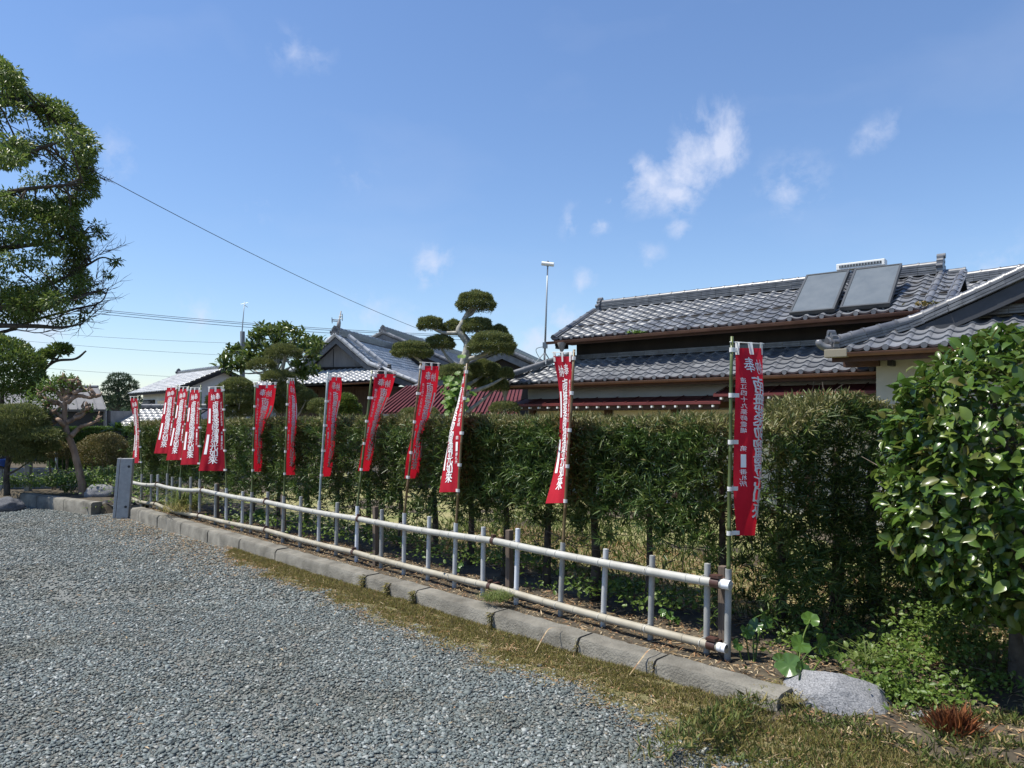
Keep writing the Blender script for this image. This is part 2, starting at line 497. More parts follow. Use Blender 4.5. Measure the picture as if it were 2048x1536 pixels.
# ================================================================ ground
KU = Vector((-.688, .726, 0)); KN = Vector((.726, .688, 0))       # along the kerb (away), behind the kerb
K0 = Vector((1.407, 3.835, 0))                                     # near end of the kerb, foot of its front face
def sd(x, y):
    rx, ry = x - K0.x, y - K0.y
    return rx * KU.x + ry * KU.y, rx * KN.x + ry * KN.y
def W(s, d, z=0.0):
    return Vector((K0.x + KU.x * s + KN.x * d, K0.y + KU.y * s + KN.y * d, z))
def sstep(a, b, x):
    t = np.clip((x - a) / (b - a), 0, 1)
    return t * t * (3 - 2 * t)
def vnoise(x, y, f=1.0):
    return (np.sin(x * 1.7 * f + 1.3 * np.sin(y * 2.3 * f)) + np.sin(y * 2.9 * f + 1.1 * np.sin(x * 1.3 * f + 2)) + np.sin((x + y) * 4.3 * f + 4 * np.sin(x * .6 * f))) / 3
def yard_z(s, d):
    return -.0065 * np.clip(s, -3, 14) + .008 * vnoise(s, d, 1.2)
def left_line(s):
    """front of the kerb on the far side of the post, as offset d"""
    return -.32 - (s - 12.3) * .2185
def bed_z(s, d):
    zr = -.05 + .12 * sstep(-.55, .35, d + .12 * vnoise(s, d, 1.5))                # open end beside the kerb
    zm = np.full_like(s, .085)
    zl = -.20 + .30 * sstep(.10, .22, d - left_line(s))
    a = sstep(-.02, .04, s); b = sstep(11.2, 11.29, s) * (1 - sstep(12.25, 12.35, s)); c = sstep(12.25, 12.35, s)
    gap = -.20 + .26 * sstep(.35, .6, d)
    z = zr * (1 - a) + zm * a
    z = z * (1 - b - c) + gap * b + zl * c
    return z + .012 * vnoise(s, d, 2.1) * (d > .2)

def sheet(name, S_, D_, zf, m, label=None):
    s, d = np.meshgrid(S_, D_, indexing='ij')
    z = zf(s, d)
    V = np.stack([K0.x + KU.x * s + KN.x * d, K0.y + KU.y * s + KN.y * d, z], -1).reshape(-1, 3)
    ns, nd = s.shape
    i = np.arange(ns - 1)[:, None] * nd + np.arange(nd - 1)[None, :]
    i = i.ravel()
    Fc = np.stack([i, i + 1, i + nd + 1, i + nd], 1)
    o = mesh_np(name, V, Fc, m, None, True, 'structure')
    return o

g = MB().box(-700, 700, -200, 1500, -1.2, -.26)
tag(g.build('ground', 'far_ground'), kind='structure')
sheet('gravel_yard', np.concatenate([np.arange(-14, -3, .8), np.arange(-3, 16, .16), np.arange(16, 40, 1.5)]),
      np.concatenate([np.arange(-22, -6, 1.0), np.arange(-6, .11, .1)]), yard_z, 'gravel_bed')
sheet('garden_soil', np.concatenate([np.arange(-9, -3, .5), np.arange(-3, 0, .08), np.arange(0, 11, .25), np.arange(11.0, 16, .06), np.arange(16, 60, 2.0)]),
      np.concatenate([np.arange(-1.4, 1.2, .06), np.arange(1.2, 6, .3), np.arange(6, 70, 3.0)]),
      lambda s, d: np.where((s > 0) & (s < 11.3) & (d < .1), -.25, np.where((s >= 11.3) & (d < left_line(s)) & (s > 12.3), -.25, bed_z(s, d))), 'soil')
sheet('garden_lawn', np.concatenate([np.arange(-8, 12, .25), np.arange(12, 50, 2.)]), np.concatenate([np.arange(1.15, 8, .2), np.arange(8, 60, 3.)]),
      lambda s, d: .092 + .018 * vnoise(s, d, 1.1) - .03 * (1 - sstep(1.2, 1.6, d)), 'lawn')

# mossy soil strip at the foot of the kerb
def strip_w(s):
    base = np.interp(s, [-3.5, -1.2, -.3, .6, 2.0, 4.0, 5.6, 6.6, 7.4], [1.05, 1.0, .78, .52, .46, .40, .30, .18, 0.0])
    return base + .13 * vnoise(s * 1.9, s * .9, 1.6) * (base > .02)
def strip_z(s, t):
    return None
ss = np.arange(-3.4, 7.4, .05)
tt = np.linspace(0, 1, 14)
s_, t_ = np.meshgrid(ss, tt, indexing='ij')
d_ = .05 - (strip_w(s_) + .05) * t_
z_ = yard_z(s_, d_) + .004 + .022 * (1 - t_) ** 1.3 * (strip_w(s_) > .05) + .006 * vnoise(s_ * 3, d_ * 3, 2) * (1 - t_) - .012 * (t_ > .97)
V = np.stack([K0.x + KU.x * s_ + KN.x * d_, K0.y + KU.y * s_ + KN.y * d_, z_], -1).reshape(-1, 3)
nd = len(tt)
ii = (np.arange(len(ss) - 1)[:, None] * nd + np.arange(nd - 1)[None, :]).ravel()
mesh_np('verge_soil', V, np.stack([ii, ii + 1, ii + nd + 1, ii + nd], 1), 'moss', None, True, 'structure')

def yard_noise(n):
    return rng.random(n)

# ---- loose crushed stone
def stones(name, n, y0, y1, smin, smax, lo=-1.25, hi=.55, m='gravel_stone'):
    y = y0 + (y1 - y0) * rng.random(n * 3) ** .9
    x = y * (lo + (hi - lo) * rng.random(n * 3))
    s, d = sd(x, y)
    keep = (d < -.03) & (s > -3.2)
    inn = (-d) / np.maximum(strip_w(s), .02)
    pr = np.where(strip_w(s) > .05, np.clip((inn + .22 * vnoise(s * 2.7, d * 4, 2.0) - .38) * 1.9, .04, 1), 1)
    keep &= rng.random(len(y)) < pr
    keep &= rng.random(len(y)) < np.clip(.95 + .9 * (vnoise(s * .55, d * 1.5, 1.0) + .5 * vnoise(s * 1.9, d * 2.3, 1.0)), .62, 1)
    wn_ = .12 * vnoise(s * .9, d, 1.0)
    track = np.exp(-((d + 1.95 + wn_) / .20) ** 2) + np.exp(-((d + 3.45 + wn_) / .22) ** 2) + .9 * np.exp(-(((x + 2.2) / .7) ** 2 + ((y - 3.7) / .6) ** 2))
    keep &= rng.random(len(y)) < 1 - .42 * np.clip(track * (.75 + .5 * vnoise(s * 3, d * 3, 1.0)), 0, 1)
    keep &= ~((s > 12.2) & (d > left_line(s) - .03))
    x, y, s, d = [a[keep][:n] for a in (x, y, s, d)]
    n = len(x)
    size = smin + (smax - smin) * rng.random(n) ** 2.2
    c = np.array([[i, j, k] for k in (-1, 1) for j in (-1, 1) for i in (-1, 1)], dtype=float) * .5
    v = c[None] * (1 + (rng.random((n, 8, 3)) - .5) * 1.0)
    v *= (np.stack([np.ones(n), .5 + .45 * rng.random(n), .22 + .3 * rng.random(n)], 1) * size[:, None])[:, None, :]
    yaw = rng.random(n) * 6.283; tl = rng.normal(size=n) * .38; ax = rng.random(n) * 6.283
    # tilt about a random horizontal axis then yaw
    kx, ky = np.cos(ax), np.sin(ax)
    ct, st = np.cos(tl), np.sin(tl)
    Rm = np.zeros((n, 3, 3))
    Rm[:, 0, 0] = ct + kx * kx * (1 - ct); Rm[:, 0, 1] = kx * ky * (1 - ct); Rm[:, 0, 2] = ky * st
    Rm[:, 1, 0] = kx * ky * (1 - ct); Rm[:, 1, 1] = ct + ky * ky * (1 - ct); Rm[:, 1, 2] = -kx * st
    Rm[:, 2, 0] = -ky * st; Rm[:, 2, 1] = kx * st; Rm[:, 2, 2] = ct
    cy, sy = np.cos(yaw), np.sin(yaw)
    Yw = np.zeros((n, 3, 3)); Yw[:, 0, 0] = cy; Yw[:, 0, 1] = -sy; Yw[:, 1, 0] = sy; Yw[:, 1, 1] = cy; Yw[:, 2, 2] = 1
    M = Rm @ Yw
    v = np.einsum('nij,nkj->nki', M, v)
    z = yard_z(s, d) + size * .10 + .004
    v += np.stack([x, y, z], 1)[:, None, :]
    q = np.array([(0, 2, 3, 1), (4, 5, 7, 6), (0, 1, 5, 4), (2, 6, 7, 3), (0, 4, 6, 2), (1, 3, 7, 5)])
    Fc = (np.arange(n) * 8)[:, None, None] + q[None]
    return mesh_np(name, v.reshape(-1, 3), Fc.reshape(-1, 4), m, None, False, 'stuff')
tag(stones('gravel', 150000, 2.7, 6.4, .005, .0215), 'loose blue-grey crushed stone covering the yard near the kerb', 'gravel')
tag(stones('gravel', 60000, 6.2, 15.5, .011, .028, -.95, .15), 'blue-grey crushed stone of the yard towards the concrete post', 'gravel')
tag(stones('gravel', 900, 2.8, 9, .022, .042), 'larger pieces of blue-grey crushed stone strewn over the yard', 'gravel')

# ---- short turf on the strip
def turf(n, s0, s1, din, name, m, l0, l1, label, cat, w=.0042, zoff=.012):
    s = s0 + (s1 - s0) * rng.random(n)
    wd = strip_w(s)
    t = np.abs(rng.normal(size=n)) * .42
    d = -.0 - wd * t
    keep = (wd > .05) & (t < 1.2) & (vnoise(s * 2.3, d * 5, 2.2) + vnoise(s * 6, d * 9, 1.7) * .5 + rng.random(n) * 1.2 > .10 + .6 * t)
    s, d, t = s[keep], d[keep], t[keep]
    n = len(s)
    z = yard_z(s, d) + .003 + .02 * np.clip(1 - t, 0, 1) ** 1.3
    pos = np.stack([K0.x + KU.x * s + KN.x * d, K0.y + KU.y * s + KN.y * d, z], 1)
    dr = rdir(n); dr[:, 2] = np.abs(dr[:, 2]) * .8 + .25
    L = l0 + (l1 - l0) * rng.random(n) ** 1.5
    return tag(leaves(name, pos, dr, rdir(n), L, w * (.7 + .6 * rng.random(n)), m, curl=.25), label, cat)
turf(170000, -3.2, 7.4, 1, 'verge_grass', 'grass', .016, .042, 'short olive and brown turf along the foot of the kerb', 'grass')

def strew(n, sf, df, zf, l0, l1, w0, w1, m, name, label, cat='dry leaves', lift=.006):
    s = sf(n); d = df(s, n)
    z = zf(s, d) + lift
    pos = np.stack([K0.x + KU.x * s + KN.x * d, K0.y + KU.y * s + KN.y * d, z], 1)
    dr = rdir(n); dr[:, 2] = dr[:, 2] * .22 + .06
    up = np.tile([0, 0, 1.0], (n, 1)) + .35 * rng.normal(size=(n, 3))
    return tag(leaves(name, pos, dr, up, l0 + (l1 - l0) * rng.random(n) ** 1.6, w0 + (w1 - w0) * rng.random(n), m, curl=.08), label, cat)
strew(6500, lambda n: -3 + 10.3 * rng.random(n), lambda s, n: -strip_w(s) * (.05 + 1.15 * rng.random(n)), lambda s, d: yard_z(s, d) + .02 * (1 - np.clip(-d / np.maximum(strip_w(s), .05), 0, 1)) + .006,
      .018, .065, .003, .007, 'straw', 'dry_grass_litter', 'pale dry leaf blades strewn over the turf strip', 'litter')
strew(3200, lambda n: 5.5 + 6.5 * rng.random(n), lambda s, n: -np.abs(rng.normal(size=n)) * .42 - .02, yard_z, .015, .05, .005, .012, 'straw', 'dry_leaf_litter', 'brown dry leaves drifted along the kerb near the post', lift=.014)
strew(420, lambda n: -2 + 10 * rng.random(n), lambda s, n: -.6 - 2.2 * rng.random(n), yard_z, .015, .05, .004, .012, 'straw', 'dry_leaf_litter', 'scattered dry leaves on the open gravel', lift=.02)
strew(9000, lambda n: 11.6 * rng.random(n), lambda s, n: .19 + .75 * rng.random(n), lambda s, d: bed_z(s, d), .02, .075, .004, .012, 'straw', 'dry_leaf_litter', 'dry leaves and twigs on the soil under the fence', lift=.008)
strew(3200, lambda n: -3 + 3 * rng.random(n), lambda s, n: -.5 + 1.7 * rng.random(n), lambda s, d: bed_z(s, d), .02, .07, .005, .014, 'straw', 'dry_leaf_litter', 'dry leaves on the ground around the granite rock', lift=.01)
strew(16000, lambda n: -2.5 + 8 * rng.random(n), lambda s, n: 1.15 + 2.2 * rng.random(n), lambda s, d: .10 + 0 * s, .05, .16, .004, .009, 'straw', 'cut_straw', 'sunlit cut straw lying on the lawn behind the hedge', 'straw', lift=.012)

def blades(n, sf, df, zf, l0, l1, w, m, name, label, cat, spread=.6, curl=.3):
    s = sf(n); d = df(s, n)
    z = zf(s, d) - .004
    pos = np.stack([K0.x + KU.x * s + KN.x * d, K0.y + KU.y * s + KN.y * d, z], 1)
    dr = rdir(n) * spread; dr[:, 2] = np.abs(dr[:, 2]) + .6
    return tag(leaves(name, pos, dr, rdir(n), l0 + (l1 - l0) * rng.random(n) ** 1.4, w * (.7 + .6 * rng.random(n)), m, curl=curl), label, cat)
blades(14000, lambda n: -2.5 + 9 * rng.random(n), lambda s, n: 1.3 + 3.5 * rng.random(n), lambda s, d: .1 + 0 * s, .04, .14, .006, 'green_grass', 'lawn_grass', 'yellow-green grass in the sun behind the hedge', 'grass')

n = 95000
s = -3.3 + 3.5 * rng.random(n); d = -1.1 + 1.9 * rng.random(n)
dens = .2 + .5 * vnoise(s * 2.1, d * 2.6, 1.6) + .6 * vnoise(s * 6, d * 6, 1.3)
keep = (rng.random(n) * 1.6 - .55 < dens - .55 * (d > .1)) & ~((s > -.02) & (d > -.03)) & (rng.random(n) < sstep(-1.15, -.35, d + .15 * vnoise(s * 3, d * 3)))
s, d = s[keep], d[keep]; n = len(s)
z = np.maximum(bed_z(s, d), yard_z(s, d)) - .004
pos = np.stack([K0.x + KU.x * s + KN.x * d, K0.y + KU.y * s + KN.y * d, z], 1)
dr = rdir(n); dr[:, 2] = np.abs(dr[:, 2]) * .7 + .3
mk = rng.random(n) < .6
for k_, mt, lab in ((mk, 'green_grass', 'short green grass blades around the granite rock'), (~mk, 'grass', 'short dry grass blades around the granite rock')):
    tag(leaves('verge_grass', pos[k_], dr[k_], rdir(k_.sum()), .03 + .05 * rng.random(k_.sum()) ** 1.6, .0042, mt, curl=.3), lab, 'grass')

# ================================================================ kerbs
kerb = thing('concrete_kerb', W(5.5, .1, .0), 'long weathered concrete kerb running below the pipe fence with turf at its foot', 'kerb')
s0 = 0.0
k = 0
lens = [.80, .62, .86, .98, .40, .40, .92, .95, .98, 1.0, 1.0, .98, .90, .42]
while s0 < 11.15 and k < len(lens):
    Lk = min(lens[k], 11.2 - s0)
    a, b = s0 + .009, s0 + Lk - .009
    jt = (random.random() - .5) * .012
    zt = .12 + (random.random() - .5) * .010
    prof = [(0.0 + jt, -.28), (.012 + jt, zt - .035), (.03 + jt, zt - .006), (.05 + jt, zt), (.172, zt + .002), (.185, zt - .012), (.19, -.28)]
    m = MB()
    nseg = 14
    n = len(prof)
    for q in range(nseg + 1):
        sx = a + (b - a) * q / nseg
        for (dd, zz) in prof:
            e = .006 * vnoise(sx * 9, zz * 30 + dd * 20, 1.3) + (rng.random() - .5) * .004
            m.v.append(tuple(W(sx, dd + e, zz + e * .6)))
    for q in range(nseg):
        for r in range(n - 1):
            i = q * n + r
            m.f.append((i, i + 1, i + n + 1, i + n)); m.mi.append(0)
    m.f.append(tuple(range(n))); m.mi.append(0)
    m.f.append(tuple(nseg * n + r for r in range(n - 1, -1, -1))); m.mi.append(0)
    m.build('kerb_stone', 'concrete_kerb', kerb, smooth=35)
    s0 += Lk; k += 1
# tufts growing out of the open joints
def tuft(name, s, d, z, n, L, w, m, label, cat, hang=0.0, rad=.03, parent=None):
    ang = rng.random(n) * 6.283; rr = rad * rng.random(n) ** .5
    c = W(s, d, z)
    pos = np.stack([c.x + rr * np.cos(ang), c.y + rr * np.sin(ang), np.full(n, c.z)], 1)
    dr = rdir(n); dr[:, 2] = np.abs(dr[:, 2]) + .5
    dr += np.array([-KN.x, -KN.y, -.9]) * hang
    return tag(leaves(name, pos, dr, rdir(n), L * (.5 + .7 * rng.random(n)), w, m, parent, curl=.35), label, cat)
for (js, hz, nn, LL) in ((.80, .02, 30, .035), (1.42, .05, 30, .035), (2.28, .06, 70, .05), (3.26, .06, 120, .06), (3.66, .07, 90, .055), (4.06, .07, 90, .055)):
    a = rng.random(nn)
    zz = .13 - .13 * a
    pos = np.stack([K0.x + KU.x * js - KN.x * .0 + .012 * rng.normal(size=nn), K0.y + KU.y * js + .012 * rng.normal(size=nn), zz], 1)
    dr = rdir(nn) * .6 + np.array([-KN.x, -KN.y, -.5])
    tag(leaves('joint_grass', pos, dr, rdir(nn), LL * (.4 + .8 * rng.random(nn)), .004, 'grass', curl=.3), 'dry olive grass growing out of an open kerb joint', 'grass', 'grass tufts in the kerb joints')

lk = thing('concrete_kerb', P(110, 1020, 13.2) , 'short angled concrete kerb edging the garden beyond the grey post', 'kerb')
A = Vector((-7.30, 12.55, 0)); B = Vector((-9.58, 14.10, 0))
dirk = (B - A).normalized(); nk = Vector((dirk.y, -dirk.x, 0));  nk = nk if nk.y > 0 else -nk
for (ta, tb) in ((0, .985), (1.0, 2.05), (2.065, 2.757)):
    m = MB()
    a_, b_ = A + dirk * ta, A + dirk * tb
    prof = [(0, -.3), (.012, .10), (.03, .128), (.05, .135), (.185, .135), (.20, .12), (.20, -.3)]
    for e in (a_, b_):
        for (dd, zz) in prof:
            m.v.append(tuple(e + nk * dd + Vector((0, 0, zz))))
    n = len(prof)
    for r in range(n - 1):
        m.f.append((r, r + 1, r + n + 1, r + n)); m.mi.append(0)
    m.f.append(tuple(range(n))); m.mi.append(0); m.f.append(tuple(range(2 * n - 1, n - 1, -1))); m.mi.append(0)
    m.build('kerb_stone', 'concrete_kerb', lk, smooth=35)

# ================================================================ pipe fence
FA, FB = Vector((1.356, 4.54, 0)), Vector((-6.86, 13.06, 0))
FD = (FB - FA).normalized(); FN = Vector((FD.y, -FD.x, 0))       # behind the fence
if FN.y < 0: FN = -FN
def fence_at(px):
    k = (px - 1024) / F
    s = (FA.x - k * FA.y) / (k * FD.y - FD.x)
    return FA + FD * s
def fpt(px, py, off=0.0):
    p = fence_at(px)
    q = p + FN * off
    return Vector((q.x, q.y, CH - (py - H0) / F * p.y))
fence = thing('pipe_fence', fpt(800, 1100) * Vector((1, 1, 0)) + Vector((0, 0, .08)), 'low grey plastic pipe fence with two rails tied to upright pipes behind the kerb', 'fence')
PICKETS = [(303, 949, 'g'), (316, 949, 'p'), (335, 947, 'g'), (345, 954, 'g'), (361, 955, 'g'), (382, 954, 'g'), (400, 958, 'g'), (432, 968, 'g'), (453, 976, 'p'), (486, 983, 'p'),
           (504, 984, 'g'), (536, 984, 'g'), (568, 992, 'g'), (602, 993, 'g'), (639, 1002, 'p'), (675, 1005, 'g'), (715, 1012, 'w'), (764, 1019, 'g'), (809, 1026, 'p'), (859, 1033, 'p'),
           (912, 1046, 'p'), (967, 1054, 'p'), (1036, 1057, 'w'), (1126, 1085, 'g'), (1212, 1098, 'p'), (1305, 1111, 'g'), (1415, 1127, 'g'), (1457, 1138, 'g'), (284, 948, 'g')]
PM = {'g': 'pipe_grey', 'p': 'pipe_pale', 'w': 'pipe_white'}
GZ = .04
for (px, py, ty) in PICKETS:
    top = fpt(px, py)
    lean = (random.random() - .5) * .03
    bot = Vector((top.x + lean * FD.x - .012, top.y + lean * FD.y, GZ))
    r = .0205
    m = MB()
    m.tube([bot, bot.lerp(top, .5), top], r, 14, 0, cap=False)
    m.tube([top, top - Vector((0, 0, .05))], [r * .86, r * .84], 14, 1, cap=True)
    # annular rim
    base = len(m.v) - 28
    rim = [0] * 14
    o_ = 28
    for k in range(14):
        m.f.append((o_ + k, o_ + (k + 1) % 14, base + (k + 1) % 14, base + k)); m.mi.append(0)
    m.build('picket', [PM[ty], 'pipe_bore'], fence, smooth=40)
for (px, py, wd) in ((427, 967, .025), (559, 990, .025), (743, 1014, .024), (1010, 1061, .025), (1438, 1134, .024)):
    top = fpt(px, py, .05)
    m = MB()
    c = top.copy(); hgt = top.z - GZ
    m.obox((c.x, c.y, GZ + hgt / 2), FD * wd, FN * wd, (0, 0, hgt / 2))
    m.build('post', 'old_wood', fence, bevel=.006)
UP = [(1470, 1168), (997, 1080), (727, 1037), (540, 1003), (412, 980), (321, 969), (262, 961)]
LO = [(1462, 1294), (990, 1170), (717, 1103), (540, 1059), (406, 1031), (318, 1007), (262, 993)]
RR = .0288
def rail_pts(rail, off):
    return [fpt(px, py, off) for px, py in rail]
for rail, m_, rr in ((UP, 'pipe_rail', RR), (LO, 'pipe_rail_low', RR * .97)):
    pts = rail_pts(rail, -.055)
    for i in range(len(pts) - 1):
        a, b = pts[i], pts[i + 1]
        n = max(4, int((b - a).length / .3))
        sag = Vector((0, 0, -.012 - (.02 if i > 3 else 0)))
        pp = [a.lerp(b, t / n) + sag * (4 * (t / n) * (1 - t / n)) for t in range(n + 1)]
        pp[-1] = pp[-1] + (b - a).normalized() * -.006
        m = MB(); m.tube(pp, rr, 16, 0, cap=True)
        rl = m.build('rail', m_, fence, smooth=40)
        # moulded rings of the pipe
        for t in range(1, n):
            c = pp[t]; dv = (pp[t] - pp[t - 1]).normalized()
            MB().tube([c - dv * .006, c, c + dv * .006], [rr + .0006, rr + .0022, rr + .0006], 16).build('ring', m_, rl, smooth=True)
        # dark strap at the joint
        if i < len(pts) - 2 or i == 0:
            c = pts[i] if i else None
        j = pts[i + 1] if i < len(pts) - 2 else None
        if j is not None:
            dv = (b - a).normalized()
            m = MB(); m.tube([j - dv * .018, j + dv * .018], rr + .0045, 16)
            m.obox(j + FN * .05, dv * .013, FN * .055, (0, 0, .020))
            m.obox(j - FN * .0 + Vector((0, 0, rr + .012)), dv * .012, FN * .02, (0, 0, .010))
            m.build('strap', 'strap', fence, smooth=30)
    e = pts[0]; dv = (pts[0] - pts[1]).normalized()
    m = MB(); m.tube([e - dv * .055, e], rr + .001, 18, 0, cap=False); m.tube([e, e - dv * .05], [rr * .86] * 2, 18, 1)
    o_ = 18; bse = 36
    for k in range(18):
        m.f.append((o_ + k, o_ + (k + 1) % 18, bse + (k + 1) % 18, bse + k)); m.mi.append(0)
    m.build('pipe_end', ['pipe_end', 'pipe_bore'], fence, smooth=40)
    j = e - dv * .10
    m = MB(); m.tube([j - dv * .03, j + dv * .03], rr + .005, 16)
    m.obox(j + FN * .05, dv * .024, FN * .05, (0, 0, .024)); m.obox(j + Vector((0, 0, rr + .012)), dv * .03, FN * .03, (0, 0, .008))
    m.build('strap', 'strap', fence, smooth=30)
    # wire ties at the pickets
    for (px, py, ty) in PICKETS:
        if px < 430: continue
        for q in range(len(rail) - 1):
            if rail[q + 1][0] <= px <= rail[q][0]:
                t = (rail[q][0] - px) / (rail[q][0] - rail[q + 1][0])
                a, b = pts[q], pts[q + 1]
                # same place along the fence
                fa = fence_at(px); L_ = (b - a).length
                t = max(0, min(1, ((fa - a) * Vector((1, 1, 0))).dot(((b - a) * Vector((1, 1, 0))).normalized()) / ((b - a) * Vector((1, 1, 0))).length))
                c = a.lerp(b, t) + Vector((0, 0, -.012 * 4 * t * (1 - t))); dv = (b - a).normalized()
                ring = []
                up_ = Vector((0, 0, 1)); fn = FN
                for w_ in range(13):
                    an = 2 * math.pi * w_ / 12
                    ring.append(c + fn * (.018 + math.cos(an) * (rr + .026)) + up_ * math.sin(an) * (rr + .0035) + dv * .012 * math.sin(an * .5))
                MB().tube(ring, .0022, 5, cap=False).build('wire_tie', 'pale_wire', fence, smooth=True)

# ================================================================ grey post
gp = thing('concrete_gatepost', Vector((-6.50, 12.1, -.1)), 'pale grey ribbed concrete post standing at the end of the kerb', 'post')
gu = Vector((.97, .24, 0)).normalized(); gn = Vector((-.24, .97, 0)).normalized()
base = Vector((-6.52, 12.06, 0))
lean = Vector((.075, 0, 0))
def slab(x0, x1, y0, y1, z0, z1, name, parent, m='concrete_post'):
    pts = []
    for z in (z0, z1):
        for (x, y) in ((x0, y0), (x1, y0), (x1, y1), (x0, y1)):
            pts.append(base + gu * x + gn * y + lean * (z / .9) + Vector((0, 0, z)))
    return MB().hexa(pts).build(name, m, parent, bevel=.008)
slab(-.060, .125, 0, .13, -.12, .925, 'shaft', gp)
slab(-.118, -.072, .02, .13, -.12, .930, 'rib', gp)
slab(-.0725, -.0598, .05, .12, -.12, .90, 'groove', gp)
for z in (.79, .12):
    c = base + gu * .075 + lean * (z / .9) + Vector((0, 0, z)) - gn * .001
    MB().tube([c + gn * .02, c - gn * .004], .021, 14).build('bolt_hole', 'black_board', gp)
bc = thing('black_sheet', P(208, 1020, 12.6), 'crumpled black plastic sheet on a low concrete block beside the grey post', 'plastic sheet')
m = MB()
def crumple(u, v):
    x = -7.28 + .78 * u; y = 12.75 + .7 * v + .1 * u
    z = .10 + .05 * math.sin(u * 9 + v * 5) * math.sin(v * 7 + 1) + .04 * mnoise.noise(Vector((u * 5, v * 5, 0))) - .06 * (abs(v - .5) * 2) ** 3
    return (x, y, z)
m.grid(crumple, 24, 20); m.build('sheet', 'black_rubber', bc, smooth=True)
m = MB(); m.obox((-6.98, 13.1, -.06), (.36, .06, 0), (-.02, .28, 0), (0, 0, .12)); m.build('block', 'concrete_wall', bc, bevel=.012)

# ================================================================ banners
def glyph(ch, bold, cache={}):
    if (ch, bold) in cache: return cache[(ch, bold)]
    cu = bpy.data.curves.new('glyph', 'FONT')
    cu.body = ch; cu.size = 1.0; cu.resolution_u = 2; cu.offset = bold
    cu.align_x = 'CENTER'
    ob = bpy.data.objects.new('glyph', cu)
    COL.objects.link(ob)
    dg = bpy.context.evaluated_depsgraph_get()
    me = bpy.data.meshes.new_from_object(ob.evaluated_get(dg))
    bm = bmesh.new(); bm.from_mesh(me)
    bmesh.ops.triangulate(bm, faces=bm.faces)
    for _ in range(2):
        es = [e for e in bm.edges if e.calc_length() > .22]
        if es: bmesh.ops.subdivide_edges(bm, edges=es, cuts=1)
        bmesh.ops.triangulate(bm, faces=bm.faces)
    bm.verts.index_update(); bm.faces.index_update()
    v = np.array([x.co[:2] for x in bm.verts]) if len(bm.verts) else np.zeros((0, 2))
    f = [tuple(y.index for y in x.verts) for x in bm.faces]
    bm.free()
    bpy.data.objects.remove(ob); bpy.data.curves.remove(cu); bpy.data.meshes.remove(me)
    if len(v):
        mid = (v.max(0) + v.min(0)) / 2
        v = v - np.array([mid[0], .38])
        # a hand-brushed wobble: slanted strokes, uneven baseline
        a = v.copy()
        v[:, 0] += .035 * np.sin(a[:, 1] * 5.1 + ord(ch) % 7) + .02 * np.sin(a[:, 1] * 11 + a[:, 0] * 3)
        v[:, 1] += .10 * a[:, 0] + .03 * np.sin(a[:, 0] * 7 + ord(ch) % 5)
    cache[(ch, bold)] = (v, f)
    return v, f

